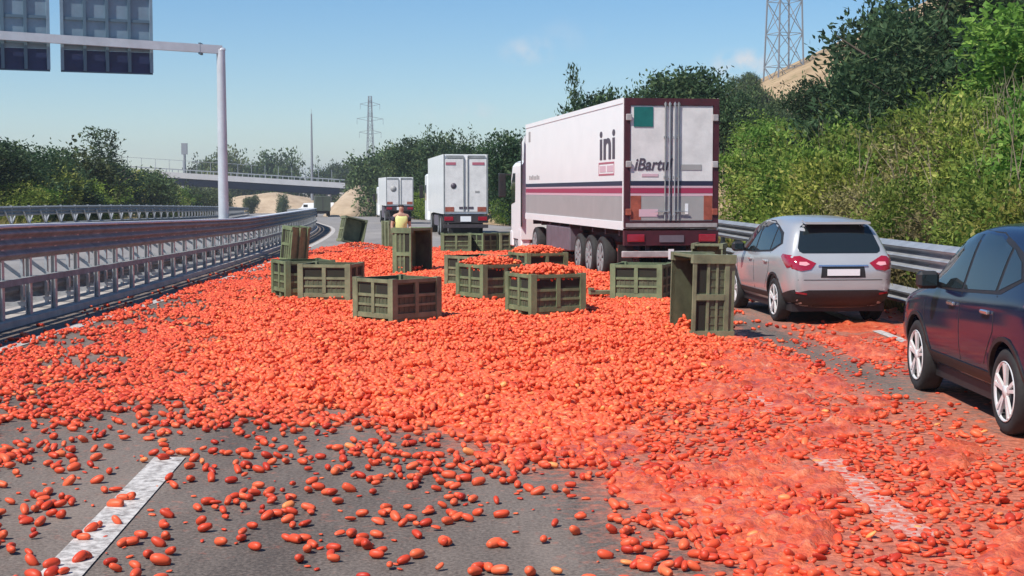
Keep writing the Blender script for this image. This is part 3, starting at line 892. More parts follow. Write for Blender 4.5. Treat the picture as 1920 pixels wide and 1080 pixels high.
SUV_ST = [  # y, bottom, belt, top, half width
 (-2.20, .52, .76, .84, .60), (-2.175, .40, .90, .955, .73), (-2.10, .31, .985, 1.035, .805), (-2.02, .27, 1.03, 1.11, .84), (-1.90, .25, 1.06, 1.31, .862),
 (-1.78, .24, 1.075, 1.50, .872), (-1.66, .23, 1.08, 1.595, .880), (-1.30, .22, 1.07, 1.635, .888), (-.70, .22, 1.045, 1.662, .89), (-.10, .22, 1.02, 1.660, .89),
 (.30, .22, 1.0, 1.615, .888), (.58, .22, .99, 1.51, .886), (.86, .22, .985, 1.33, .884), (1.10, .22, .975, 1.135, .882), (1.26, .22, .96, 1.045, .88),
 (1.62, .22, .915, .985, .872), (1.92, .23, .83, .905, .84), (2.08, .27, .72, .82, .79), (2.17, .36, .62, .72, .70), (2.20, .46, .58, .64, .60)]
def suv_body(sx, sy, sz, arches, arch_r):
    rings = []
    for (y, zb, zm, zt, W) in SUV_ST:
        h = zt - zm; t = min(1, max(0, (h - .08) / .42))
        half = [(0, zb), (W * .80, zb), (W * .955, zb + min(.16, (zm - zb) * .3)), (W * 1.0, zb + (zm - zb) * .55), (W * .985, zm - .04), (W * (.955), zm + .015),
                (W * (.90 * (1 - t) + .80 * t), zm + h * (.55 + .17 * t)), (W * (.72 * (1 - t) + .68 * t), zt - .022 - .02 * t), (W * .36, zt - .004), (0, zt)]
        full = half + [(-a, b) for a, b in half[-2:0:-1]]
        rings.append([Vector((a * sx, y * sy, b * sz)) for a, b in full])
    n = len(rings[0]); mb = MB()
    for r_ in rings: mb.v.extend(r_)
    for k in range(len(rings) - 1):
        for i in range(n):
            j = (i + 1) % n
            mb.f.append((k * n + i, k * n + j, (k + 1) * n + j, (k + 1) * n + i)); mb.mi.append(0); mb.sm.append(True)
    for k, flip in ((0, 1), (len(rings) - 1, 0)):
        c = sum(rings[k], Vector()) / n
        mb.v.append(c); ci = len(mb.v) - 1
        for i in range(n):
            mb.f.append((k * n + i, k * n + (i + 1) % n, ci)); mb.mi.append(0); mb.sm.append(True)
    tmp = mb.build('tmp_body', [M['silver'], M['black']])
    mod = tmp.modifiers.new('s', 'SUBSURF'); mod.levels = 2; mod.render_levels = 2
    dg = bpy.context.evaluated_depsgraph_get()
    smooth = bpy.data.meshes.new_from_object(tmp.evaluated_get(dg))
    bm = bmesh.new(); bm.from_mesh(smooth); bvh = BVHTree.FromBMesh(bm); bm.free()
    cut = MB()
    for ay in arches:
        for s in (-1, 1):
            cut.lathe([(s * .58, .0005), (s * .58, arch_r), (s * 1.3, arch_r * 1.0), (s * 1.3, .0005)], 'x', 40, 0, (0, ay, arch_r * .86))
    co = cut.build('tmp_cut', M['black'])
    tmp.modifiers.remove(tmp.modifiers[0]); tmp.data = smooth
    bo = tmp.modifiers.new('b', 'BOOLEAN'); bo.operation = 'DIFFERENCE'; bo.object = co; bo.solver = 'EXACT'
    dg = bpy.context.evaluated_depsgraph_get(); dg.update()
    me = bpy.data.meshes.new_from_object(tmp.evaluated_get(dg))
    for p in me.polygons:
        c = p.center
        for ay in arches:
            if (c.y - ay) ** 2 + (c.z - arch_r * .86) ** 2 < (arch_r * 1.012) ** 2 and abs(c.x) > .5: p.material_index = 1; p.use_smooth = False
    for o in (tmp, co):
        COL.objects.unlink(o); bpy.data.objects.remove(o)
    return me, bvh

def arch_trim(mb_out, ay, zc, r0, r1, side, bvh, a0=-8, a1=188):
    pts = [(ay + math.cos(R(t)) * r1, zc + math.sin(R(t)) * r1) for t in np.linspace(a0, a1, 26)] + [(ay + math.cos(R(t)) * r0, zc + math.sin(R(t)) * r0) for t in np.linspace(a1, a0, 26)]
    return patch(pts, side, bvh, .012, .03, .06)

def make_suv(root, paint, sx=1, sy=1, sz=1, wr=.345, trim=True, dark=False):
    ay = (-1.31 * sy, 1.30 * sy); AR = wr * 1.17
    me, bvh = suv_body(sx, sy, sz, ay, AR)
    me.materials.clear(); me.materials.append(paint); me.materials.append(M['black'])
    link('body', me, root)
    zc = AR * .86
    sc = lambda P: [(a * sy, b * sz) for a, b in P]
    scr = lambda P: [(a * sx, b * sz) for a, b in P]
    for s in ('x-', 'x+'):
        W1 = sc([(.93, 1.035), (-.08, 1.07), (-.08, 1.545), (.16, 1.545), (.42, 1.465)])
        W2 = sc([(-.15, 1.075), (-.98, 1.115), (-1.0, 1.46), (-.6, 1.54), (-.15, 1.555)])
        W3 = sc([(-1.05, 1.12), (-1.46, 1.235), (-1.33, 1.36), (-1.06, 1.455)])
        frame_poly = sc([(1.03, 1.02), (-.10, 1.045), (-.98, 1.085), (-1.12, 1.095), (-1.56, 1.235), (-1.40, 1.40), (-1.0, 1.50), (-.58, 1.575), (.14, 1.58), (.46, 1.49)])
        patch(frame_poly, s, bvh, .003, .012, .09).build('window_surround', M['black'], root)
        for Wp in (W1, W2, W3): patch(Wp, s, bvh, .008, .012, .08).build('side_window', M['glass'], root)
        # black lower cladding
        zl = .44 * sz
        patch([(ay[0] + AR * 1.02, .24 * sz), (ay[1] - AR * 1.02, .24 * sz), (ay[1] - AR * 1.06, zl), (ay[0] + AR * 1.06, zl)], s, bvh, .012, .03, .09).build('sill_cladding', M['black'], root)
        patch([(-2.12 * sy, .36 * sz), (ay[0] - AR * .98, .27 * sz), (ay[0] - AR * 1.04, .47 * sz), (-2.12 * sy, .55 * sz)], s, bvh, .010, .03, .06).build('rear_cladding', M['black'], root)
        for a in ay: arch_trim(None, a, zc, AR * .985, AR * 1.075, s, bvh).build('arch_trim', M['black'], root)
        # shut lines
        for P in ([(1.00, .40), (.985, .40), (1.015, 1.0), (1.03, 1.0)], [(-.105, .46), (-.12, .46), (-.12, 1.05), (-.105, 1.05)], [(-1.02, .78), (-1.035, .78), (-1.06, 1.08), (-1.045, 1.08)], [(-.76, .50), (-.775, .50), (-1.03, .78), (-1.015, .78)]):
            patch(sc(P), s, bvh, .0025, .005, .12).build('shut_line', M['black'], root)
        sg = -1 if s == 'x-' else 1
        for yy in (.10, -.86):
            xx = abs(patch([(yy * sy, .93 * sz), (yy * sy + .02, .93 * sz), (yy * sy, .95 * sz)], s, bvh, 0, 0, .1).v[0].x if False else bvh.ray_cast(Vector((sg * 4, yy * sy, .93 * sz)), Vector((-sg, 0, 0)))[0].x)
            MB().cbox(sg * (xx - .004) if sg > 0 else -(xx + .034), sg * (xx + .034) if sg > 0 else -(xx - .004), yy * sy - .10, yy * sy + .10, .915 * sz, .95 * sz, .01).build('door_handle', paint if not dark else M['chrome'], root)
        # mirror
        hx = abs(bvh.ray_cast(Vector((sg * 4, .58 * sy, 1.02 * sz)), Vector((-sg, 0, 0)))[0].x)
        x0, x1 = hx + .03, hx + .235
        mb = MB(); mb.cbox(min(sg * x0, sg * x1), max(sg * x0, sg * x1), .50 * sy, .64 * sy, 1.03 * sz, 1.19 * sz, .035)
        mi = mb.build('mirror', M['black'], root)
        MB().bar((sg * (hx - .05), .59 * sy, 1.05 * sz), (sg * (hx + .08), .57 * sy, 1.08 * sz), .05, .05).build('mirror_arm', M['black'], mi)
        MB().box(min(sg * (x0 + .03), sg * (x1 - .03)), max(sg * (x0 + .03), sg * (x1 - .03)), .493 * sy, .498 * sy, 1.06 * sz, 1.16 * sz).build('mirror_glass', M['glass'], mi)
        # tail lamps wrapping round the corner
        patch(sc([(-2.13, .90), (-1.98, .875), (-1.70, 1.045), (-1.75, 1.085), (-2.06, 1.07)]), s, bvh, .010, .02, .05).build('tail_lamp', M['red_lamp'], root)
        P = scr([(sg * .43, .955), (sg * .52, .86), (sg * .68, .835), (sg * .80, .87), (sg * .81, 1.05), (sg * .66, 1.065)])
        tl = patch(P, 'y-', bvh, .012, .03, .05).build('tail_lamp', M['red_lamp'], root)
        patch(scr([(sg * .53, .94), (sg * .60, .915), (sg * .70, .93), (sg * .69, .975), (sg * .58, .975)]), 'y-', bvh, .018, .012, .04).build('lens', M['lamp_clear'], tl)  # small pale patch painting a highlight on the red lamp
        # head lamps
        patch(scr([(sg * .48, .70), (sg * .74, .72), (sg * .76, .80), (sg * .52, .79)]), 'y+', bvh, .01, .02, .05).build('head_lamp', M['lamp_clear'], root)
        patch(scr([(sg * .58, .47), (sg * .74, .49), (sg * .74, .52), (sg * .58, .50)]), 'y-', bvh, .022, .02, .05).build('reflector', M['red_lamp'], root)
        for yy in ay: wheel(root, sg * (.875 * sx - .115), yy, wr, .225, sg)
    # windscreen, rear window, rear details
    patch(scr([(-.62, 1.10), (.62, 1.10), (.50, 1.53), (-.50, 1.53)]), 'y+', bvh, .006, .012, .08).build('windscreen', M['glass'], root)
    patch(scr([(-.60, 1.10), (.60, 1.10), (.655, 1.13), (.665, 1.18), (.56, 1.50), (.50, 1.535), (-.50, 1.535), (-.56, 1.50), (-.665, 1.18), (-.655, 1.13)]), 'y-', bvh, .006, .012, .07).build('rear_window', M['glass'], root)
    patch(scr([(-.62, .275), (.62, .275), (.76, .42), (.76, .50), (.55, .545), (-.55, .545), (-.76, .50), (-.76, .42)]), 'y-', bvh, .014, .03, .07).build('rear_lower_bumper', M['black'], root)
    patch(scr([(-.72, .695), (.72, .695), (.72, .705), (-.72, .705)]), 'y-', bvh, .003, .005, .1).build('shut_line', M['black'], root)
    pr = patch(scr([(-.36, .735), (.36, .735), (.34, .905), (-.34, .905)]), 'y-', bvh, .004, .01, .07).build('plate_recess', M['black'], root)
    h = bvh.ray_cast(Vector((0, -4, .81 * sz)), Vector((0, 1, 0)))[0].y
    MB().box(-.26 * sx, .26 * sx, h - .022, h - .010, .765 * sz, .865 * sz).build('number_plate', M['plate'], root)
    patch(scr([(-.40, .905), (.40, .905), (.40, .93), (-.40, .93)]), 'y-', bvh, .016, .02, .08).build('tailgate_strip', M['chrome'], root)
    sp = MB()
    sp.add([(-.50 * sx, -1.60 * sy, 1.605 * sz), (.50 * sx, -1.60 * sy, 1.605 * sz), (.53 * sx, -1.90 * sy, 1.575 * sz), (-.53 * sx, -1.90 * sy, 1.575 * sz),
            (-.50 * sx, -1.60 * sy, 1.57 * sz), (.50 * sx, -1.60 * sy, 1.57 * sz), (.53 * sx, -1.90 * sy, 1.54 * sz), (-.53 * sx, -1.90 * sy, 1.54 * sz)],
           [(0, 1, 2, 3), (7, 6, 5, 4), (0, 4, 5, 1), (1, 5, 6, 2), (2, 6, 7, 3), (3, 7, 4, 0)])
    sp.build('spoiler', paint, root)
    MB().box(-.75 * sx, .75 * sx, -1.95 * sy, 1.95 * sy, .20, .32).build('underbody', M['black'], root)
    return bvh

def veh_loc(px, py):      # centre of a spot on the road, metres
    d_ = 5535 / (py - 358); return ((px - 960) / 2700 * d_, d_)

silver = thing('parked_car', 'silver compact SUV seen from behind, stopped beside the guard rail', 'car', (4.85, 24.05, 0), R(5.0))
make_suv(silver, M['silver'], sx=.97, sy=1.0, sz=1.0, wr=.345)
dark_car = thing('parked_car', 'glossy dark SUV with bright alloy wheels at the right edge, cut by the frame', 'car', (5.02, 13.40, 0), R(-.5))
make_suv(dark_car, M['navy_paint'], sx=1.0, sy=1.05, sz=1.07, wr=.365, dark=True)

# ------------------------------------------------------------------ lorries
def text_mesh(txt, size, shear=0.0, ext=.004, spacing=1.0, offset=0.0):
    cu = bpy.data.curves.new('lettering', 'FONT'); cu.body = txt; cu.size = size; cu.shear = shear; cu.extrude = ext; cu.space_character = spacing; cu.offset = offset
    o = bpy.data.objects.new('lettering', cu); COL.objects.link(o)
    dg = bpy.context.evaluated_depsgraph_get(); dg.update()
    me = bpy.data.meshes.new_from_object(o.evaluated_get(dg))
    COL.objects.unlink(o); bpy.data.objects.remove(o)
    return me
def side_text(root, name, txt, size, m, y, z, x, shear=0, spacing=1.0, offset=0.0, sxx=1.0):
    # on the left side of a body (facing -x), reading from front to back
    me = text_mesh(txt, size, shear, spacing=spacing, offset=offset); me.materials.append(m)
    o = link(name, me, root); o.matrix_local = Matrix(((0, 0, -1, x), (-sxx, 0, 0, y), (0, 1, 0, z), (0, 0, 0, 1)))
    return o
def rear_text(root, name, txt, size, m, x, z, y, shear=0, offset=0.0, sxx=1.0):
    me = text_mesh(txt, size, shear, offset=offset); me.materials.append(m)
    o = link(name, me, root); o.matrix_local = Matrix(((sxx, 0, 0, x), (0, 0, -1, y), (0, 1, 0, z), (0, 0, 0, 1)))
    return o

def truck_wheels(root, ys_, hw, r=.50, w=.32):
    first = None
    for yy in ys_:
        for s in (-1, 1):
            if first is None or s not in first:
                wh = wheel(root, s * (hw - w / 2 - .02), yy, r, w, s, spokes=8, steel=True)
                first = first or {}; first[s] = wh
            else:
                wh = first[s].copy(); COL.objects.link(wh); wh.location.y = yy
                for ch in first[s].children:
                    c2 = ch.copy(); COL.objects.link(c2); c2.parent = wh

# the large refrigerated semi-trailer
T = thing('articulated_lorry', 'large white refrigerated lorry with dark and red stripes and a maroon rear frame', 'lorry', (2.40 + 1.04 * .988, 30.9 + 1.04 * .153, 0), R(8.8))
HW, Z0, Z1, LEN = 1.04, 1.24, 4.03, 12.95
b_ = MB(); b_.box(-HW, HW, .06, LEN, Z0, Z1); b_.build('trailer_box', M['white_paint'], T)
# side dressing (left and right)
for s in (-1, 1):
    def side_strip(name, y0, y1, z0, z1, m, o=.006):
        xa, xb = (-HW - o, -HW - .0005) if s < 0 else (HW + .0005, HW + o)
        return MB().box(xa, xb, y0, y1, z0, z1).build(name, m, T)
    side_strip('stripe', .12, LEN - .03, 2.165, 2.265, M['stripe_dark'])
    side_strip('stripe', .12, LEN - .03, 2.12, 2.158, M['stripe_pink'])
    side_strip('stripe', .12, LEN - .03, 2.00, 2.112, M['stripe_red'])
    side_strip('stripe', .12, LEN - .03, 1.94, 1.992, M['stripe_pink'])
    side_strip('lower_panel', .12, LEN - .03, 1.40, 1.932, M['grey_panel'])
    side_strip('side_rail', .07, LEN - .01, Z0 - .03, 1.385, M['white_paint'], .02)
    side_strip('top_rail', .07, LEN - .01, Z1 - .10, Z1 + .012, M['white_paint'], .015)
    side_strip('corner_post', .07, .115, 1.39, Z1 - .105, M['white_paint'], .012)
side_text(T, 'lettering', 'ini', .95, M['ink_dark'], 2.50, 2.78, -HW - .004, sxx=1.9, offset=.022)
for (y0, y1, z0, z1, m) in ((.95, 2.55, 2.66, 2.70, M['ink_red']), (.95, 2.55, 2.40, 2.44, M['ink_red']), (2.51, 2.55, 2.44, 2.66, M['ink_red']), (.95, .99, 2.44, 2.66, M['ink_red'])):
    MB().box(-HW - .006, -HW - .0005, y0, y1, z0, z1).build('logo_frame', m, T)
for a in (1.05, 1.80): MB().box(-HW - .006, -HW - .0005, a, a + .62, 2.48, 2.62).build('logo_block', M['stripe_pink'], T)
for k in range(7): MB().box(-HW - .006, -HW - .0005, LEN - 2.4 + .26 * k, LEN - 2.22 + .26 * k, 2.38, 2.38 + (.10, .13, .10, .10, .13, .10, .12)[k]).build('small_mark', M['grey_panel'], T)
MB().box(-HW - .008, -HW - .0005, LEN - .85, LEN - .55, 3.50, 3.80).build('side_marker', M['grey_panel'], T)
# rear frame and doors
fr = MB()
fr.box(-HW, -HW + .115, -.05, .055, 1.26, Z1); fr.box(HW - .115, HW, -.05, .055, 1.26, Z1); fr.box(-HW + .1155, HW - .1155, -.05, .055, 3.88, Z1); fr.box(-HW + .1155, HW - .1155, -.05, .055, 1.26, 1.40)
fr.build('rear_frame', M['maroon'], T)
MB().box(-HW + .03, HW - .03, -.075, -.052, 1.275, 1.36).build('rear_sill', M['bumper_bar'], T)
for s in (-1, 1):
    x0, x1 = (-HW + .125, -.012) if s < 0 else (.012, HW - .125)
    dr = MB().cbox(x0, x1, -.030, .05, 1.405, 3.875, .012).build('rear_door', M['white_door'], T)
    def dstrip(name, a, c, z0, z1, m, o=.008):
        return MB().box(a, c, -.030 - o, -.0306, z0, z1).build(name, m, dr)
    dstrip('stripe', x0 + .004, x1 - .002, 2.165, 2.265, M['stripe_dark'])
    dstrip('stripe', x0 + .004, x1 - .002, 2.12, 2.158, M['stripe_pink'])
    dstrip('stripe', x0 + .004, x1 - .002, 2.00, 2.112, M['stripe_red'])
    dstrip('stripe', x0 + .004, x1 - .002, 1.94, 1.992, M['stripe_pink'])
    dstrip('lower_panel', x0 + .004, x1 - .002, 1.42, 1.932, M['grey_panel'])
    xe = (x0 + .01, x0 + .24) if s < 0 else (x1 - .20, x1 - .01)
    dstrip('marker_board', xe[0], xe[1], 1.43, 1.95, M['orange_marker'], .014)
    for xr in ((x1 - .045, x1 - .14) if s < 0 else (x0 + .045, x0 + .13)):
        mb = MB(); mb.tube((xr, -.065, 1.42), (xr, -.065, 3.95), .016, n=8)
        for z in (1.55, 2.35, 3.2, 3.9): mb.box(xr - .028, xr + .028, -.070, -.031, z - .025, z + .025)
        mb.build('lock_rod', M['steel'] if abs(xr) < .1 else M['steel_dull'], dr)
        MB().bar((xr, -.085, 1.62), (xr + s * .22, -.085, 1.60), .022, .015).build('lock_handle', M['steel'], dr)
    for z in (1.60, 2.62, 3.62):
        xh = -HW + .02 if s < 0 else HW - .02
        MB().cbox(min(xh, xh - s * .13), max(xh, xh - s * .13), -.085, -.051, z - .07, z + .07, .012).build('hinge', M['bumper_bar'] if z > 2 else M['orange_marker'], dr)
MB().box(-HW + .20, -HW + .62, -.044, -.031, 3.42, 3.84).build('rear_plate', M['teal'], T)
rear_text(T, 'lettering', 'iBartul', .36, M['ink_dark'], -HW + .20, 2.50, -.036, shear=.25, offset=.006, sxx=.86)
MB().box(-HW + .38, -HW + .74, -.040, -.031, 2.36, 2.42).build('small_band', M['stripe_pink'], T)
MB().box(.20, .66, -.040, -.031, 2.50, 2.62).build('small_band', M['grey_panel'], T)
MB().box(.30, .37, -.046, -.039, 1.55, 1.78).build('sticker', M['plate'], T)
MB().box(-.72, -.30, -.046, -.039, 1.50, 1.66).build('sticker', M['stripe_pink'], T)
# underside
ch = MB(); ch.box(-.45, -.30, .3, LEN - .5, .85, 1.22); ch.box(.30, .45, .3, LEN - .5, .85, 1.22)
for k in range(9): ch.box(-HW + .05, HW - .05, .6 + 1.4 * k, .72 + 1.4 * k, 1.08, 1.22)
ch.build('chassis', M['chassis'], T)
mb = MB(); mb.box(-HW, HW, -.06, .10, .88, 1.20); mb.build('light_panel', M['maroon'], T)
for s in (-1, 1):
    MB().cbox(min(s * .60, s * .98), max(s * .60, s * .98), -.09, -.062, .96, 1.12, .01).build('tail_lamp', M['red_lamp'], T)
    MB().box(min(s * .62, s * .95), max(s * .62, s * .95), .9, 1.0, .35, .86).build('mudflap', M['black'], T)
MB().box(-.27, .27, -.08, -.062, .95, 1.10).build('number_plate', M['side_box'], T)
MB().cbox(-HW - .03, HW + .03, -.02, .10, .62, .76, .015).build('under_run_bar', M['bumper_bar'], T)
MB().box(-.06, .06, -.04, -.021, .58, .80).build('reflector', M['plate'], T)
for s in (-1, 1): MB().box(s * .5 - .04, s * .5 + .04, .05, .12, .76, 1.22).build('bar_hanger', M['chassis'], T)
truck_wheels(T, (2.6, 3.9, 5.2, 11.6), HW - .02)
for s in (-1, 1):
    MB().cbox(min(s * (HW - .03), s * (HW - .40)), max(s * (HW - .03), s * (HW - .40)), 6.2, 9.6, .50, 1.12, .03).build('pallet_box', M['side_box'], T)
    MB().box(min(s * .72, s * .84), max(s * .72, s * .84), 9.9, 10.0, .1, 1.2).build('landing_leg', M['steel_dull'], T)
MB().cbox(-.95, .95, LEN + .005, LEN + .42, 2.1, 3.7, .05).build('fridge_unit', M['black'], T)
# tractor cab
cb = MB(); yb = LEN + .85; yf = LEN + 3.05
def cab_ring(y, zb, zt, w): return [(-w, y, zb), (w, y, zb), (w, y, zt - .12), (w - .10, y, zt), (-w + .10, y, zt), (-w, y, zt - .12)]
rg = [cab_ring(yb, .55, 2.95, HW), cab_ring(yf - .45, .55, 2.95, HW), cab_ring(yf - .12, .45, 2.55, HW - .01), cab_ring(yf, .40, 1.75, HW - .06), cab_ring(yf + .03, .36, .9, HW - .10)]
for r_ in rg: cb.v.extend(r_)
for k in range(4):
    for i in range(6):
        j = (i + 1) % 6
        cb.f.append((k * 6 + i, k * 6 + j, k * 6 + 6 + j, k * 6 + 6 + i)); cb.mi.append(0); cb.sm.append(False)
cb.f += [tuple(range(6))[::-1], tuple(range(24, 30))]; cb.mi += [0, 0]; cb.sm += [False, False]
cb.build('cab', M['white_paint'], T)
df = MB()
df.add([(-HW + .08, yb, 2.952), (HW - .08, yb, 2.952), (HW - .08, yf - .5, 2.952), (-HW + .08, yf - .5, 2.952), (-HW + .10, yb, 3.75), (HW - .10, yb, 3.75), (HW - .25, yf - .75, 3.02), (-HW + .25, yf - .75, 3.02), (-HW + .12, yb + .7, 3.55), (HW - .12, yb + .7, 3.55)],
       [(0, 3, 7, 8, 4), (1, 5, 9, 6, 2), (4, 8, 9, 5), (8, 7, 6, 9), (7, 3, 2, 6), (0, 4, 5, 1)])
df.build('roof_deflector', M['white_paint'], T)
for s in (-1, 1):
    xo = s * (HW + .004)
    mb = MB(); P = [(yf - .15, 1.62), (yf - .98, 1.70), (yf - 1.02, 2.62), (yf - .52, 2.62), (yf - .24, 2.3)]
    mb.add([(xo, a, c) for a, c in P] + [(s * (HW - .02), a, c) for a, c in P], [tuple(range(5)), tuple(range(5, 10))[::-1]] + [(i, (i + 1) % 5, 5 + (i + 1) % 5, 5 + i) for i in range(5)])
    mb.build('cab_window', M['glass'], T)
    mi = MB().cbox(min(s * (HW + .16), s * (HW + .40)), max(s * (HW + .16), s * (HW + .40)), yf - .12, yf + .02, 1.85, 2.62, .03).build('mirror', M['black'], T)
    MB().bar((s * (HW - .05), yf - .16, 2.58), (s * (HW + .28), yf - .06, 2.58), .04).build('mirror_arm', M['black'], mi)
    MB().cbox(min(s * (HW - .3), s * (HW + .005)), max(s * (HW - .3), s * (HW + .005)), yf - 2.15, yf - 1.55, .30, .90, .04).build('wheel_guard', M['white_paint'], T)
    MB().cbox(min(s * (HW - .3), s * (HW + .012)), max(s * (HW - .3), s * (HW + .012)), yf - .50, yf - .0, .28, .80, .04).build('step', M['white_paint'], T)
    MB().box(min(s * HW, s * (HW + .02)), max(s * HW, s * (HW + .02)), yb - .10, yb + .02, .95, 3.7).build('side_fairing', M['black'], T)
truck_wheels(T, (yf - 1.02,), HW)
MB().box(-.5, .5, 9.6, yf - .2, .5, .9).build('tractor_chassis', M['chassis'], T)

# white box trucks farther on
def box_truck(root, hw, z0, z1, ln, wh, extras):
    MB().box(-hw, hw, .05, ln, z0, z1).build('cargo_box', M['white_paint'], root)
    for s in (-1, 1):
        x0, x1 = (-hw + .07, -.015) if s < 0 else (.015, hw - .07)
        dr = MB().cbox(x0, x1, -.005, .049, z0 + .1, z1 - .22, .012).build('rear_door', M['white_door'], root)
        for xr in ((x1 - .08,) if s < 0 else (x0 + .08, )):
            MB().tube((xr, -.03, z0 + .1), (xr, -.03, z1 - .1), .022, n=6).build('lock_rod', M['steel_dull'], dr)
        MB().box(min(s * (hw - .02), s * (hw - .065)), max(s * (hw - .02), s * (hw - .065)), -.02, .048, z0, z1).build('frame_post', M['steel_dull'], root)
        MB().box(min(s * .10, s * (hw - .14)), max(s * .10, s * (hw - .14)), -.02, .048, z1 - .17, z1 - .05).build('top_hinge_plate', M['steel_dull'], root)
        MB().box(min(s * (hw * .52), s * (hw - .09)), max(s * (hw * .52), s * (hw - .09)), -.02, -.0055, z0 + .11, z0 + .32).build('marker_board', M['orange_marker'], root)
        MB().cbox(min(s * (hw * .55), s * (hw - .05)), max(s * (hw * .55), s * (hw - .05)), -.03, .1, z0 - .30, z0 - .12, .01).build('tail_lamp', M['red_lamp'], root)
        MB().box(min(s * (hw - .04), s * (hw - .3)), max(s * (hw - .04), s * (hw - .3)), ln * .35, ln * .62, .45, z0 - .12).build('side_guard', M['side_box'], root)
    MB().box(-hw * .75, hw * .75, .2, ln, z0 - .38, z0 - .004).build('chassis', M['chassis'], root)
    MB().box(-hw, hw, .0, .12, z0 - .40, z0 - .05).build('light_panel', M['chassis'], root)
    MB().cbox(-hw, hw, -.02, .09, .42, .58, .015).build('under_run_bar', M['chassis'], root)
    MB().box(-.24, .24, -.03, -.003, z0 - .34, z0 - .1).build('number_plate', M['plate'], root)
    MB().box(-hw * .7, hw * .7, .9, 1.0, .15, z0 - .3).build('mudflap', M['black'], root)
    truck_wheels(root, wh, hw - .02)
    y0 = ln + .35
    MB().cbox(-hw, hw, y0, y0 + 2.1, .5, z1 - .75, .10).build('cab', M['white_paint'], root)
    for s in (-1, 1):
        MB().box(min(s * hw, s * (hw + .006)), max(s * hw, s * (hw + .006)), y0 + 1.0, y0 + 1.8, 1.6, 2.4).build('cab_window', M['glass'], root)
        MB().cbox(min(s * (hw + .1), s * (hw + .3)), max(s * (hw + .1), s * (hw + .3)), y0 + 1.9, y0 + 2.02, 1.7, 2.4, .03).build('mirror', M['black'], root)
T2 = thing('box_lorry', 'white box lorry with a round dark mark on its rear door, beyond the bins', 'lorry', (-2.09, 65.1, float(rz(66))), R(7.3))
box_truck(T2, 1.02, 1.05, 3.74, 9.8, (2.2, 3.5, 8.2), None)
MB().lathe([(0, .001), (0, .13), (.012, .13)], 'y', 20, 0, (-.55, -.02, 2.32)).build('round_mark', M['ink_dark'], T2)
MB().box(.42, .62, -.02, -.0055, 2.02, 2.10).build('sticker', M['grey_panel'], T2)
for a, c in ((-.90, -.45), (.30, .85)): MB().box(a, c, -.02, -.0055, 3.26, 3.38).build('small_band', M['ink_red'], T2)
MB().box(-.30, .35, -.02, -.0055, 1.28, 1.38).build('lettering_band', M['ink_dark'], T2)
T3 = thing('box_lorry', 'smallest and most distant white box lorry, left of the other two on the bend', 'lorry', (-8.95, 115, float(rz(116))), R(9.5))
box_truck(T3, 1.10, 1.45, 3.72, 8.0, (1.9, 6.8), None)
MB().lathe([(0, .001), (0, .24), (.012, .24)], 'y', 20, 0, (-.5, -.02, 2.8)).build('round_mark', M['grey_panel'], T3)
T4 = thing('olive_lorry', 'tiny dark olive lorry near the pier under the far bridge', 'lorry', (-28.2, 215, float(rz(216))), R(9.5))
MB().cbox(-1.15, 1.15, 0, 7, .9, 3.1, .04).build('cargo_box', M['olive_dark'], T4)
MB().box(-.9, .9, .3, 9, .5, .898).build('chassis', M['chassis'], T4)
MB().cbox(-1.1, 1.1, 7.2, 9.1, .6, 2.9, .1).build('cab', M['olive_dark'], T4)
MB().box(-.05, .05, -.01, -.001, 1.0, 3.0).build('door_gap', M['chassis'], T4)
truck_wheels(T4, (1.4, 7.9), 1.12)
# two pale vans parked by the bend far ahead
def van(loc, rzv, lab):
    t = thing('parked_van', lab, 'van', loc, rzv)
    mb = MB(); P = [(-2.4, .35), (2.4, .35), (2.45, .9), (1.6, 1.15), (1.0, 1.95), (-2.3, 2.05), (-2.45, 1.2)]
    n = len(P); vs = [(-.92, a, c) for a, c in P] + [(.92, a, c) for a, c in P]
    mb.add(vs, [tuple(range(n))[::-1], tuple(range(n, 2 * n))] + [(i, (i + 1) % n, n + (i + 1) % n, n + i) for i in range(n)])
    mb.build('body', M['white_paint'], t)
    for s in (-1, 1):
        MB().box(min(s * .92, s * .926), max(s * .92, s * .926), .2, 1.1, 1.2, 1.7).build('side_window', M['glass'], t)
        for yy in (-1.5, 1.5): MB().lathe([(s * .72, .01), (s * .72, .34), (s * .93, .34), (s * .93, .01)], 'x', 18, 0, (0, yy, .34)).build('wheel', M['rubber'], t)
    MB().box(-.75, .75, -2.47, -2.40, 1.25, 1.85).build('rear_window', M['glass'], t)
    return t
van((-36.5, 262, float(rz(262)) + .3), R(70), 'left of two tiny white vans standing on the bend below the bridge')
van((-33.5, 255, float(rz(255)) + .3), R(80), 'right of two tiny white vans standing on the bend below the bridge')
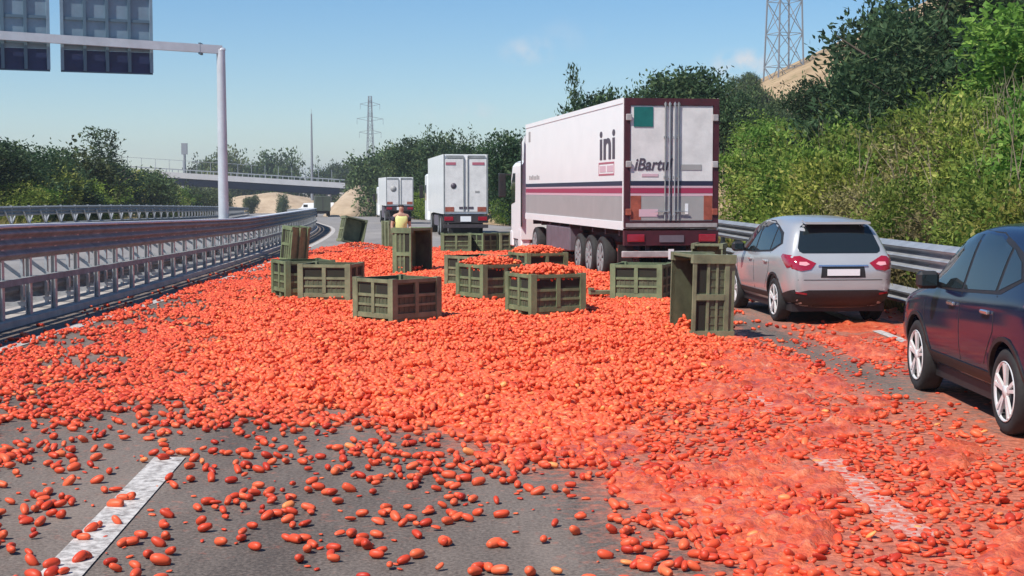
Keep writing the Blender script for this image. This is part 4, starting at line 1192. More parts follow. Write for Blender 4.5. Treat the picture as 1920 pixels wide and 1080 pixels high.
# ------------------------------------------------------------------ harvest bins
BW, BD, BH = .50, .48, .70
def wall_part(w, h0, h1):
    """one side of a bin in its own plane: x along, y outwards (+), z up"""
    mb = MB()
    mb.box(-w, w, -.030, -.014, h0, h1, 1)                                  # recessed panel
    mb.box(-w, w, -.03, .020, h1 - .055, h1)                                # rim
    mb.box(-w, w, -.0135, .012, h0, h0 + .075)                              # foot rail
    mb.box(-w, -w + .085, -.0137, .022, h0 + .0752, h1 - .0552); mb.box(w - .085, w, -.0137, .022, h0 + .0752, h1 - .0552)
    mb.box(-.035, .035, -.0137, .018, h0 + .0752, h1 - .0552)
    for s in (-1, 1):
        a, c = sorted((s * .0352, s * (w - .0852)))
        hh = h1 - h0
        mb.box(a, c, -.0137, .004, h0 + hh * .30, h0 + hh * .36)
        mb.box(a, c, -.0137, .006, h0 + hh * .54, h0 + hh * .61)
        for k in range(3):
            x = a + (c - a) * (k + 1) / 4
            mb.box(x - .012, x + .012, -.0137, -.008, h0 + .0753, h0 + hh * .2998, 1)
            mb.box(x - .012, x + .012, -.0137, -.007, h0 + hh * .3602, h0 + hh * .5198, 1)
        # near-black plate: shade of an upper opening painted onto the panel
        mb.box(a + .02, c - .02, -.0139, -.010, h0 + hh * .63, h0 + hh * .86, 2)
    return mb
M['bin_hole_shade'] = mat('bin_opening_shade', (.02, .02, .012), .9)  # near-black colour that paints the shade inside the upper openings
_bin_cache = {}
def make_bin(kind='bin'):
    if kind in _bin_cache: return _bin_cache[kind]
    mats = [M[kind], M['bin_in_shade'], M['bin_hole_shade']]
    t = link('harvest_bin', None)
    for (ang, half, dist) in ((0, BW, BD), (180, BW, BD), (90, BD, BW), (270, BD, BW)):
        w = wall_part(half - (.0 if ang in (0, 180) else .031), .10, BH)
        mt = Matrix.Rotation(R(ang), 4, 'Z') @ Matrix.Translation((0, dist - .022, 0))
        w.v = [tuple(mt @ Vector(v)) for v in w.v]
        w.build('side_wall', mats, t)
    mb = MB(); mb.box(-BW + .02, BW - .02, -BD + .02, BD - .02, .102, .13); mb.build('floor_panel', mats, t)
    for sy in (-1, 0, 1):
        mb = MB(); mb.box(-BW + .03, BW - .03, sy * (BD - .09) - .055, sy * (BD - .09) + .055, 0.0, .0985); mb.build('skid', mats, t)
    for sx_ in (-1, 1):
        for sy in (-1, 1):
            mb = MB(); mb.box(min(sx_ * (BW - .10), sx_ * (BW + .004)), max(sx_ * (BW - .10), sx_ * (BW + .004)), min(sy * (BD - .10), sy * (BD + .004)), max(sy * (BD - .10), sy * (BD + .004)), -.002, BH + .012)
            mb.build('corner_post', mats, t)
    for c in list(t.children): pass
    _bin_cache[kind] = t
    t['used'] = 0
    return t
BINS = []
GRP = 'green harvest bins spilled across the road'
def put_bin(loc, label, rot=None, yaw=0, scale=(1, 1, 1), kind='bin', filled=0.0):
    p = make_bin(kind)
    if not p['used']:
        t = p; p['used'] = 1
    else:
        t = copy_thing(p)
    t['label'] = label; t['category'] = 'bin'; t['group'] = GRP
    if rot is None:
        t.location = loc; t.rotation_euler = (0, 0, R(yaw)); t.scale = scale
    else:
        z = Vector(rot[1]).normalized(); x = Vector(rot[0]); x = (x - z * x.dot(z)).normalized(); yv = z.cross(x)
        t.rotation_mode = 'XYZ'
        mtx = Matrix((x, yv, z)).transposed()
        t.location = loc; t.rotation_euler = mtx.to_euler(); t.scale = scale
    BINS.append((t, loc, yaw, filled, rot))
    return t
put_bin((-1.80, 22.5, .0), 'empty bin set corner-on in front of all others, its right side in deep shade', yaw=45, kind='bin_dust')
put_bin((-4.10, 28.2, .0), 'small looking upright bin at the left end of the row, nearest the crash barrier', yaw=26)
put_bin((-3.38, 26.9, .0), 'upright bin showing two wide panels, directly behind and left of the corner-on bin', yaw=-10, kind='bin_dust')
put_bin((-.37, 26.8, .0), 'bin heaped with tomatoes, left of the fuller bin and showing a shaded right side', yaw=33, filled=.70)
put_bin((.55, 23.75, .0), 'bin heaped with tomatoes standing nearest the camera in the middle of the spill', yaw=26, filled=.71)
put_bin((.57, 31.7, .0), 'bin brimming with tomatoes just left of the trailer wheels', yaw=25, filled=.73)
put_bin((-.73, 30.2, .0), 'empty dark bin behind the tomato filled bin, left of the brimming one', yaw=40, kind='bin_dust')
put_bin((2.42, 26.8, .0), 'upright empty bin under the tail of the striped lorry', yaw=-18, scale=(.97, 1, 1))
put_bin((2.97, 20.22, .59), 'bin tipped onto its side nearest the silver car, its mouth facing left', rot=((0.03, 0, 1), (-.97, -.22, 0.02)), scale=(1.16, .98, .88), kind='bin_dust')
put_bin((-2.56, 33.65, .60), 'bin standing on its side with its black mouth turned right, behind the corner-on bin', rot=((0, 0, 1), (.83, -.55, 0)), scale=(1.2, .86, .80))
put_bin((-6.25, 55.4, .52), 'toppled bin with a dark mouth, half sunk in the far tomato heap', rot=((.25, 0, 1), (.45, -.9, .05)), scale=(.98, .95, .8), kind='bin_dust')
put_bin((-4.45, 50.5, .50), 'toppled bin seen in shade beside the far heap, left of the black mouthed bin', rot=((0, 0, 1), (.9, .4, 0)), scale=(1.0, .9, .7), kind='bin_dust')
put_bin((-6.0, 40.8, .52), 'lone bin stood on its side close to the left edge line', rot=((.05, 0, 1), (-.75, .66, .1)), scale=(1.02, .72, .62))
put_bin((-1.90, 48.6, -.08), 'left one of the three small bins in the distance below the box lorry', yaw=4)
put_bin((-.95, 48.9, -.08), 'middle one of the three small bins in the distance below the box lorry', yaw=44, scale=(.7, .7, 1))
put_bin((-.22, 49.3, -.08), 'right one of the three small bins, beside the cab of the striped lorry', yaw=20, scale=(.7, .9, 1), kind='bin_dust')
put_bin((4.05, 29.2, .50), 'shaded bin on its side between the lorry tail and the silver car', rot=((0, 0, 1), (-.3, -.95, 0)), scale=(1.0, .66, .8), kind='bin_dust')
t = thing('broken_slat', 'short broken olive slat lying among the tomatoes left of the upright bin', 'slat', (1.62, 26.7, .16), R(20))
MB().cbox(-.20, .22, -.05, .05, -.03, .05, .01).build('slat', M['bin_dust'], t)
MB().box(-.20, -.12, -.06, .06, .0502, .10).build('lug', M['bin_dust'], t)

# ------------------------------------------------------------------ tomatoes
tm = bpy.data.materials.new('tomato_skin'); tm.use_nodes = True
nt = tm.node_tree; b = nt.nodes['Principled BSDF']
at = nt.nodes.new('ShaderNodeAttribute'); at.attribute_type = 'INSTANCER'; at.attribute_name = 'tint'
r = nt.nodes.new('ShaderNodeValToRGB'); e = r.color_ramp.elements
e[0].position = 0; e[0].color = (.40, .026, .012, 1); e[1].position = 1; e[1].color = (.78, .30, .09, 1)
for p, c in ((.3, (.60, .066, .024)), (.62, (.74, .122, .046)), (.9, (.78, .175, .06))):
    q = e.new(p); q.color = (*c, 1)
nt.links.new(at.outputs['Fac'], r.inputs[0])
tcn = nt.nodes.new('ShaderNodeTexCoord')
nz = nt.nodes.new('ShaderNodeTexNoise'); nz.inputs['Scale'].default_value = 22; nz.inputs['Detail'].default_value = 2
nt.links.new(tcn.outputs['Object'], nz.inputs['Vector'])
hs = nt.nodes.new('ShaderNodeHueSaturation'); mr = nt.nodes.new('ShaderNodeMapRange'); mr.inputs['To Min'].default_value = .88; mr.inputs['To Max'].default_value = 1.32
nt.links.new(nz.outputs[0], mr.inputs['Value']); nt.links.new(mr.outputs[0], hs.inputs['Value']); nt.links.new(r.outputs[0], hs.inputs['Color'])
nt.links.new(hs.outputs[0], b.inputs['Base Color'])
b.inputs['Roughness'].default_value = .46; b.inputs['Specular IOR Level'].default_value = .32
def tomato_mesh(name, seed, squash=1.0, nr=7, ns=10):
    g = np.random.default_rng(seed)
    vs = []; fs = []
    L, W = .050, .0275
    ph = g.random(3) * 6.28
    bend = (g.random() - .5) * .012
    for i in range(nr + 1):
        u = math.pi * i / nr
        x = -L * math.cos(u)
        rr = W * math.sin(u) ** .85 * (1 + .10 * math.sin(2 * u + ph[0]) * .6)
        for j in range(ns):
            t = 2 * math.pi * j / ns
            k = 1 + .05 * math.cos(2 * t + ph[1]) + .03 * math.cos(3 * t + ph[2])
            y = rr * k * math.cos(t) + bend * math.sin(u); z = rr * k * math.sin(t) * squash
            xx = x + (.010 if i == 0 else 0)
            vs.append((xx, y, z))
    vs = np.array(vs)
    i = (np.arange(nr)[:, None] * ns + np.arange(ns)[None, :]); j = (np.arange(nr)[:, None] * ns + (np.arange(ns)[None, :] + 1) % ns)
    F = np.stack([i.ravel(), j.ravel(), (j + ns).ravel(), (i + ns).ravel()], 1)
    me = np_mesh(name, vs, F, tm, True)
    bm = bmesh.new(); bm.from_mesh(me); bmesh.ops.remove_doubles(bm, verts=bm.verts, dist=1e-5); bmesh.ops.recalc_face_normals(bm, faces=bm.faces)
    for f in bm.faces: f.smooth = True
    bm.to_mesh(me); bm.free()
    return me
TM = [tomato_mesh('tomato_a', 1), tomato_mesh('tomato_b', 2, .95), tomato_mesh('tomato_c', 3, 1.05), tomato_mesh('tomato_flat', 4, .55)]
TM_LO = [tomato_mesh('tomato_lo_a', 5, 1, 5, 7), tomato_mesh('tomato_lo_b', 6, .95, 5, 7), tomato_mesh('tomato_lo_c', 8, 1.05, 5, 7), tomato_mesh('tomato_lo_d', 9, .6, 5, 7)]

FOOT = []   # bin footprints keep tomatoes out
for (t_, loc, yaw, filled, rot) in BINS:
    FOOT.append((loc[0], loc[1], R(yaw) if rot is None else 0, .66 if rot is None else .45, .64 if rot is None else .40, rot))
WHEELS = [(5.02 - .77, 13.42 - 1.38, .14, .38), (5.02 - .77, 13.42 + 1.37, .14, .38)]
def blocked(x, y):
    bl = np.zeros(x.shape, bool)
    for (bx, by, a, w, d_, rot) in FOOT:
        dx = x - bx; dy = y - by
        u = dx * math.cos(a) + dy * math.sin(a); v = -dx * math.sin(a) + dy * math.cos(a)
        bl |= (np.abs(u) < w) & (np.abs(v) < d_)
    for (cx_, cy_, a) in ((4.85, 24.05, R(5)), (5.02, 13.40, R(-.5))):
        dx = x - cx_; dy = y - cy_
        u = dx * math.cos(a) + dy * math.sin(a); v = -dx * math.sin(a) + dy * math.cos(a)
        bl |= (np.abs(u) < .98) & (np.abs(v) < 2.3) & (rng.random(x.shape) < .93)
    return bl
def scatter(cell, prob_fn, zoff, xr=(-7.6, 8.2), yr=(6.5, 53)):
    gx, gy = np.meshgrid(np.arange(xr[0], xr[1], cell), np.arange(yr[0], yr[1], cell * .92))
    x = (gx + (rng.random(gx.shape) - .5) * cell * .8).ravel(); y = (gy + (rng.random(gx.shape) - .5) * cell * .8).ravel()
    px = 960 + x / y * 2700
    k = (px > -90) & (px < 2010) & (x < np.interp(y, [0, 20, 37, 60], [6.9, 6.7, 6.2, 5.4]))
    x, y = x[k], y[k]
    p = prob_fn(x, y)
    k = (rng.random(x.shape) < p)
    x, y = x[k], y[k]
    k = ~blocked(x, y)
    x, y = x[k], y[k]
    z = heap(x, y) + zoff(x, y)
    return np.stack([x, y, z], 1)
def clump(x, y):
    return np.clip((fbm(x * 1.7 + 3, y * 1.1 + 8, 3) - .5) * 2.6 + .5 + .9 * (fbm(x * 5.5, y * 4.5 + 30, 2) - .5), 0, 1.0)
def p1(x, y):
    d_ = dens(x, y); c = clump(x, y)
    d_ = d_ * (1 - .22 * sstep(.8, 2.0, x) * sstep(17, 13, y))
    sparse = np.clip(d_ * (.22 + 1.75 * c ** 1.5), 0, 1)
    p = np.where(d_ > .85, .98, sparse) * (1 - .93 * track(x, y)) * (1 - .62 * smear(x, y)) * (1 - .85 * sstep(-6.65, -6.85, x))
    return p * .92 * (1 - .6 * sstep(3.0, 3.8, x) * sstep(13, 16, y))
def p2(x, y):
    d_ = dens(x, y)
    return sstep(.62, .98, d_ * (.6 + .55 * clump(x, y))) * .8 * (1 - track(x, y)) * (1 - smear(x, y))
def p3(x, y):
    return sstep(.8, 1.0, dens(x, y) * (.55 + .6 * fbm(x * .9 + 70, y * .6, 3))) * .28 * (1 - smear(x, y))
A1 = scatter(.066, p1, lambda x, y: .025 + rng.random(x.shape) * .004)
A2 = scatter(.069, p2, lambda x, y: .056 + rng.random(x.shape) * .02)
A3 = scatter(.078, p3, lambda x, y: .088 + rng.random(x.shape) * .025)
PTS = [A1, A2, A3]
BITS = scatter(.09, lambda x, y: .05 + .20 * np.clip(dens(x, y), 0, 1) * clump(x + 3, y) + (.62 + .25 * smear(x, y)) * mash(x, y) * (x > .6), lambda x, y: .009 + 0 * x, yr=(6.5, 20))
PTS.append(BITS); n_main = len(A1) + len(A2) + len(A3)
# fruit inside the filled bins
for (t_, loc, yaw, filled, rot) in BINS:
    if filled > 0:
        for lay in range(3):
            gx, gy = np.meshgrid(np.arange(-.44, .45, .078), np.arange(-.42, .43, .075))
            u = (gx + (rng.random(gx.shape) - .5) * .05).ravel(); v = (gy + (rng.random(gx.shape) - .5) * .05).ravel()
            e_ = 1 - np.maximum(np.abs(u) / .46, np.abs(v) / .44) ** 3
            zz = filled - .10 + .05 * lay + .13 * e_ * (.6 + .6 * fbm(u * 3 + loc[0], v * 3 + loc[1]))
            k = (e_ > .05 * lay)
            a = R(yaw)
            PTS.append(np.stack([loc[0] + u * math.cos(a) - v * math.sin(a), loc[1] + u * math.sin(a) + v * math.cos(a), zz], 1)[k])
# a few spilled inside the tipped bins
for (bx, by, bz, n_) in ((2.62, 20.15, .16, 60), (-2.35, 33.5, .2, 40)):
    PTS.append(np.stack([bx + (rng.random(n_) - .5) * .5, by + (rng.random(n_) - .5) * .7, bz + rng.random(n_) * .1], 1))
ALL = np.concatenate(PTS)
N = len(ALL)
print('tomatoes', N)
tint = np.clip(rng.normal(.50, .17, N) + .10 * (fbm(ALL[:, 0] * .8, ALL[:, 1] * .5) - .5) + .22 * sstep(.3, .95, dens(ALL[:, 0], ALL[:, 1])) - .17, 0.02, 1)
tint = np.where(rng.random(N) < .012, rng.uniform(.9, 1, N), tint)
rot = np.stack([rng.normal(0, .35, N), rng.normal(0, .28, N), rng.random(N) * 6.283], 1)
up = ALL[:, 2] > .06
rot[up, 1] += rng.normal(0, .35, up.sum())
scl = rng.normal(.87, .15, N).clip(.58, 1.25)
m_ = mash(ALL[:, 0], ALL[:, 1])
flat = (rng.random(N) < np.where(ALL[:, 0] > 1.0, np.clip(.5 * m_ + .35 * smear(ALL[:, 0], ALL[:, 1]), 0, .9), .06)) & (ALL[:, 1] < 20)
m_bits = mash(ALL[:, 0], ALL[:, 1])
isbit = np.zeros(N, bool); isbit[n_main:n_main + len(BITS)] = True
scl = np.where(isbit, rng.uniform(.25, .55, N) * np.where(m_bits > .4, 1.45, 1), scl)
flat |= isbit
rot[isbit, :2] *= .3
var = np.where(flat, 3, rng.integers(0, 3, N))
ALL[flat, 2] = np.minimum(ALL[flat, 2], heap(ALL[flat, 0], ALL[flat, 1]) + .022)
# the nearest three hundred are objects of their own
pxv = 960 + ALL[:, 0] / ALL[:, 1] * 2700; pyv = 358 + (2.05 - ALL[:, 2]) * 2700 / ALL[:, 1]
vis = ~isbit & (pxv > 5) & (pxv < 1915) & (pyv < 1078)
order = np.argsort(np.where(vis, ALL[:, 1], 1e9))[:300]
single = np.zeros(N, bool); single[order] = True
def tomato_words(i):
    x, y = ALL[i, 0], ALL[i, 1]
    dash = -2.28 - (y - 5.6) * .0654
    if abs(x - dash) < .13 and y < 10.95: return 'plum tomato resting on the white lane dash in the left foreground', 'tomatoes on the white dash'
    if var[i] == 3 and x < .6: return 'flattened squashed tomato on bare asphalt in the foreground', 'squashed tomatoes on bare asphalt'
    if var[i] == 3: return 'flattened squashed tomato in the pulp at bottom right', 'squashed tomatoes in the pulp'
    if tint[i] > .85: return 'pale orange underripe tomato lying loose in the foreground', 'pale tomatoes in the foreground'
    if x < dash: return 'red plum tomato on the asphalt left of the white lane dash', 'tomatoes left of the white dash'
    if x < .6: return 'red plum tomato on bare asphalt right of the white lane dash', 'tomatoes scattered right of the white dash'
    return 'red plum tomato amid the smeared pulp at bottom right', 'tomatoes in the smeared pulp'
for i in order:
    o = link('tomato', TM[var[i]])
    o.location = ALL[i]; o.rotation_euler = rot[i]; o.scale = (scl[i],) * 3
    o['tint'] = float(tint[i])
    l, g_ = tomato_words(i)
    tag(o, l, 'tomato', g_)
# all the rest: one heap of fruit, instanced on its points
rest = ~single
P_ = ALL[rest]
me = bpy.data.meshes.new('tomato_heap')
me.vertices.add(len(P_)); me.vertices.foreach_set('co', P_.astype(np.float32).ravel())
for an, typ, data in (('rot', 'FLOAT_VECTOR', rot[rest]), ('tint', 'FLOAT', tint[rest]), ('scl', 'FLOAT', scl[rest])):
    a = me.attributes.new(an, typ, 'POINT'); a.data.foreach_set('vector' if typ == 'FLOAT_VECTOR' else 'value', data.astype(np.float32).ravel())
near_ = (P_[:, 1] < 17)
va = me.attributes.new('var', 'INT', 'POINT'); va.data.foreach_set('value', (var[rest] + np.where(near_, 0, 4)).astype(np.int32))
heap_ob = link('tomato_heap', me)
tag(heap_ob, 'wide carpet of spilled red plum tomatoes covering the lanes', 'tomatoes', kind='stuff')
ng = bpy.data.node_groups.new('scatter_tomatoes', 'GeometryNodeTree')
ng.interface.new_socket('Geometry', in_out='INPUT', socket_type='NodeSocketGeometry')
ng.interface.new_socket('Geometry', in_out='OUTPUT', socket_type='NodeSocketGeometry')
gi = ng.nodes.new('NodeGroupInput'); go = ng.nodes.new('NodeGroupOutput')
g2i = ng.nodes.new('GeometryNodeGeometryToInstance')
protos = []
for k, me_ in enumerate(TM + TM_LO):
    po = bpy.data.objects.new('tomato_shape', me_); protos.append(po)
for po in reversed(protos):
    oi = ng.nodes.new('GeometryNodeObjectInfo'); oi.inputs['Object'].default_value = po
    ng.links.new(oi.outputs['Geometry'], g2i.inputs[0])
ip = ng.nodes.new('GeometryNodeInstanceOnPoints')
ng.links.new(gi.outputs[0], ip.inputs['Points']); ng.links.new(g2i.outputs[0], ip.inputs['Instance'])
ip.inputs['Pick Instance'].default_value = True
def named(nm, typ):
    n_ = ng.nodes.new('GeometryNodeInputNamedAttribute'); n_.data_type = typ; n_.inputs['Name'].default_value = nm
    return n_.outputs['Attribute']
ng.links.new(named('var', 'INT'), ip.inputs['Instance Index'])
e2r = ng.nodes.new('FunctionNodeEulerToRotation'); ng.links.new(named('rot', 'FLOAT_VECTOR'), e2r.inputs[0])
ng.links.new(e2r.outputs[0], ip.inputs['Rotation']); ng.links.new(named('scl', 'FLOAT'), ip.inputs['Scale'])
ng.links.new(ip.outputs[0], go.inputs[0])
md = heap_ob.modifiers.new('scatter', 'NODES'); md.node_group = ng

# crushed pulp under and between the fruit
pm_ = bpy.data.materials.new('tomato_pulp'); pm_.use_nodes = True
nt = pm_.node_tree; b = nt.nodes['Principled BSDF']
geo = nt.nodes.new('ShaderNodeNewGeometry')
n1 = nt.nodes.new('ShaderNodeTexNoise'); n1.inputs['Scale'].default_value = 11; n1.inputs['Detail'].default_value = 7; n1.inputs['Roughness'].default_value = .72
nt.links.new(geo.outputs['Position'], n1.inputs['Vector'])
r = nt.nodes.new('ShaderNodeValToRGB'); e = r.color_ramp.elements
e[0].position = .28; e[0].color = (.34, .045, .022, 1); e[1].position = .84; e[1].color = (.76, .50, .36, 1)
for p, c in ((.42, (.56, .085, .036)), (.56, (.68, .135, .058)), (.70, (.72, .22, .11))):
    q = e.new(p); q.color = (*c, 1)
n3 = nt.nodes.new('ShaderNodeTexNoise'); n3.inputs['Scale'].default_value = 2.2; n3.inputs['Detail'].default_value = 4
nt.links.new(geo.outputs['Position'], n3.inputs['Vector'])
mm3 = nt.nodes.new('ShaderNodeMath'); mm3.operation = 'MULTIPLY_ADD'; mm3.inputs[1].default_value = .75; mm3.inputs[2].default_value = -.375
nt.links.new(n3.outputs[0], mm3.inputs[0]); ma3 = nt.nodes.new('ShaderNodeMath'); ma3.operation = 'ADD'
nt.links.new(mm3.outputs[0], ma3.inputs[0]); nt.links.new(n1.outputs[0], ma3.inputs[1])
nt.links.new(ma3.outputs[0], r.inputs[0]); nt.links.new(r.outputs[0], b.inputs['Base Color'])
b.inputs['Roughness'].default_value = .30
n2 = nt.nodes.new('ShaderNodeTexNoise'); n2.inputs['Scale'].default_value = 26; n2.inputs['Detail'].default_value = 5
nt.links.new(geo.outputs['Position'], n2.inputs['Vector'])
bp = nt.nodes.new('ShaderNodeBump'); bp.inputs['Strength'].default_value = .8; bp.inputs['Distance'].default_value = .03
nt.links.new(n2.outputs[0], bp.inputs['Height']); nt.links.new(bp.outputs[0], b.inputs['Normal'])
def pulp(yr, step):
    xs_ = np.arange(-6.6, 7.0, step); ys_ = np.arange(yr[0], yr[1], step)
    X, Y = np.meshgrid(xs_, ys_)
    d_ = dens(X, Y); mm = mash(X, Y)
    n_ = fbm(X * 2.2, Y * 1.3, 5); fine = fbm(X * 9 + 4, Y * 7, 3)
    cov = np.maximum(sstep(.72, .98, d_) * 1.25, mm * sstep(.3, .6, mm) * 1.02) + (n_ - .5) * 1.5 + (fine - .5) * .5 - .55 - .7 * track(X, Y) - .80 * smear(X, Y) - .55 * np.exp(-((X - 2.42) / .14) ** 2) * sstep(.42, .62, fbm(X * 5 + 9, Y * 3.2 + 3, 3))
    h = np.clip(cov, 0, .6) * .04 * (1 - .6 * sstep(.62, .9, d_)) + np.clip(fbm(X * 16, Y * 13 + 5, 3) - .40, 0, 1) * .15 * np.clip(cov * 3, 0, 1) * (1 - .85 * sstep(.62, .9, d_))
    Z = np.where(cov > 0, .010 + h, -.01) + heap(X, Y) * np.clip(cov * 2, 0, 1) * .92
    nx = len(xs_)
    i = (np.arange(len(ys_) - 1)[:, None] * nx + np.arange(nx - 1)[None, :]).ravel()
    F = np.stack([i, i + 1, i + 1 + nx, i + nx], 1)
    cf = cov.ravel()
    k = (cf[F] > 0).any(1)
    px = 960 + X.ravel() / Y.ravel() * 2700
    k &= (px[F] > -60).any(1) & (px[F] < 1990).any(1)
    F = F[k]
    V = np.stack([X.ravel(), Y.ravel(), Z.ravel()], 1)
    u_, inv = np.unique(F, return_inverse=True)
    return V[u_], inv.reshape(F.shape)
Va, Fa = pulp((6.6, 20), .045); Vb, Fb = pulp((20, 52), .11)
o = link('tomato_pulp', np_mesh('tomato_pulp', np.concatenate([Va, Vb]), np.concatenate([Fa, Fb + len(Va)]), pm_, True))
tag(o, 'wet crushed tomato pulp smeared over the asphalt', 'pulp', kind='stuff')
# ------------------------------------------------------------------ trees and bushes
def leaves(name, m, seed, lobes, n_cl, per, L, W, cl_r, shell=.55, up=.35, droop=0.0, dead=0.0):
    """leaf-sized quads gathered in sprays through a crown made of overlapping lobes (cx,cy,cz,rx,ry,rz)"""
    g = np.random.default_rng(seed)
    lb = np.array(lobes, float)
    wgt = (lb[:, 3] * lb[:, 4] * lb[:, 5]) ** .67; wgt /= wgt.sum()
    k = g.choice(len(lb), n_cl, p=wgt)
    d = g.normal(size=(n_cl, 3)); d /= np.linalg.norm(d, axis=1)[:, None]
    rad = shell + (1 - shell) * g.random(n_cl) ** .6
    rad *= 1 + .16 * g.normal(size=n_cl)
    c = lb[k, :3] + d * lb[k, 3:] * rad[:, None]
    c[:, 2] = np.maximum(c[:, 2], .05)
    outw = d
    ct = np.clip(g.normal(.50, .27, n_cl), 0, 1)
    n = n_cl * per
    cc = np.repeat(c, per, 0) + g.normal(size=(n, 3)) * cl_r * np.array([1, 1, .8])
    od = np.repeat(outw, per, 0)
    a = od * .7 + g.normal(size=(n, 3)) * .7; a[:, 2] += up - droop
    a /= np.linalg.norm(a, axis=1)[:, None]
    q = g.normal(size=(n, 3)); s = np.cross(a, q); s /= np.linalg.norm(s, axis=1)[:, None] + 1e-9
    l = L * (.6 + .8 * g.random(n))[:, None]; w = W * (.6 + .8 * g.random(n))[:, None]
    nrm = np.cross(a, s)
    v0 = cc - a * l * .5; v2 = cc + a * l * .5
    v1 = cc + s * w * .5 - a * l * .06 + nrm * w * .12; v3 = cc - s * w * .5 - a * l * .06 + nrm * w * .12
    V = np.stack([v0, v1, v2, v3], 1).reshape(-1, 3)
    V[:, 2] = np.maximum(V[:, 2], -.25)
    F = np.arange(4 * n).reshape(n, 4)
    t = np.clip(np.repeat(ct, per) + g.normal(0, .10, n), 0, 1)
    if dead > 0: t = np.where(np.repeat(g.random(n_cl) < dead, per), 1.0, t)
    return np_mesh(name, V, F, m, False, [('tint', 'FACE', 'FLOAT', t)])
def lobed(seed, h, r, n, base=.15, squat=1.0):
    g = random.Random(seed)
    L_ = [(0, 0, h * (.5 + base * .5), r * .72, r * .72, h * (.5 - base * .5))]
    for i in range(n):
        t = g.random() * 6.283; q = r * (.35 + .35 * g.random()); z = h * (base + (1 - base) * (.15 + .7 * g.random()))
        rr = r * (.30 + .26 * g.random())
        L_.append((math.cos(t) * q, math.sin(t) * q, z, rr, rr, rr * (.75 + .5 * g.random()) * squat))
    return L_
def trunk_mesh(name, seed, h, r, limbs=6, spread=.5):
    g = random.Random(seed); mb = MB()
    p = Vector((0, 0, -.5)); rr = r
    pts = [p.copy()]
    for k in range(6):
        p = p + Vector(((g.random() - .5) * .12 * h / 6, (g.random() - .5) * .12 * h / 6, (h + .5) / 6)); pts.append(p.copy())
    for k in range(6): mb.tube(pts[k], pts[k + 1], rr * (1 - k / 7), rr * (1 - (k + 1) / 7), 8, caps=False)
    for k in range(limbs):
        i = g.randint(2, 5); a = pts[i]; t = g.random() * 6.283
        b1 = a + Vector((math.cos(t) * h * spread * .3, math.sin(t) * h * spread * .3, h * .14)); b2 = b1 + Vector((math.cos(t + .4) * h * spread * .22, math.sin(t + .4) * h * spread * .22, h * .12))
        mb.tube(a, b1, rr * .35, rr * .22, 6, caps=False); mb.tube(b1, b2, rr * .22, rr * .06, 6, caps=False)
    return mb.mesh(name, M['bark'])
def plant(name, label, cat, group, crown, trunk, x, y, s=1.0, sz=None, rzv=None, z=None, cname='crown', tname='trunk'):
    t = thing(name, label, cat, (x, y, float(gz(x, y)) if z is None else z), random.random() * 6.283 if rzv is None else rzv, group)
    t.scale = (s, s, s if sz is None else sz)
    link(cname, crown, t); link(tname, trunk, t)
    return t

B_OL = [leaves('bush_olive', L_OLIVE, 20 + i, lobed(30 + i, 2.6, 1.7, 9, .0), 560, 17, .135, .062, .15, shell=.68) for i in range(3)]
B_GR = [leaves('bush_green', L_GREEN, 40 + i, lobed(50 + i, 2.6, 1.7, 9, .0), 560, 17, .135, .070, .15, shell=.68) for i in range(3)]
B_DR = [leaves('bush_dry', L_DRY, 60 + i, lobed(70 + i, 2.0, 1.4, 7, .0), 420, 15, .13, .04, .19, shell=.5, dead=.06) for i in range(2)]
B_TR = [trunk_mesh('bush_stems', 80 + i, 1.9, .07, 9, .8) for i in range(2)]
T_DK = [leaves('crown_dark', L_DARK, 100 + i, lobed(110 + i, 6.5, 2.7, 14, .12), 620, 16, .27, .12, .30, shell=.62) for i in range(3)]
T_MD = [leaves('crown_mid', L_GREEN, 120 + i, lobed(130 + i, 6.0, 2.6, 13, .12), 600, 15, .28, .14, .30, shell=.62) for i in range(2)]
T_FR = [leaves('crown_far', L_FAR, 140 + i, lobed(150 + i, 7.0, 3.4, 12, .06), 500, 12, .42, .22, .38, shell=.6) for i in range(3)]
T_TR = [trunk_mesh('tree_trunk', 160 + i, 5.0, .17, 8, .5) for i in range(2)]
def conifer_lobes(seed, h, r):
    g = random.Random(seed); L_ = []
    for k in range(26):
        f = k / 25; z = h * (.05 + .92 * f); q = r * (1 - f) ** .8 * (.55 + .3 * g.random()); t = g.random() * 6.283
        rr = max(.22, r * (1 - f) ** .75 * .55)
        L_.append((math.cos(t) * q, math.sin(t) * q, z, rr, rr, rr * 1.1))
    return L_
T_CF = [leaves('crown_conifer', L_DARK, 170 + i, conifer_lobes(180 + i, 7.5, 2.1), 760, 15, .26, .075, .22, shell=.6, up=.95) for i in range(2)]
T_SP = [leaves('crown_spire', L_DARK, 190, [(0, 0, .8 + .62 * k, .85 - .058 * k, .85 - .058 * k, .6) for k in range(12)], 260, 12, .24, .08, .18, shell=.6, up=.9)]

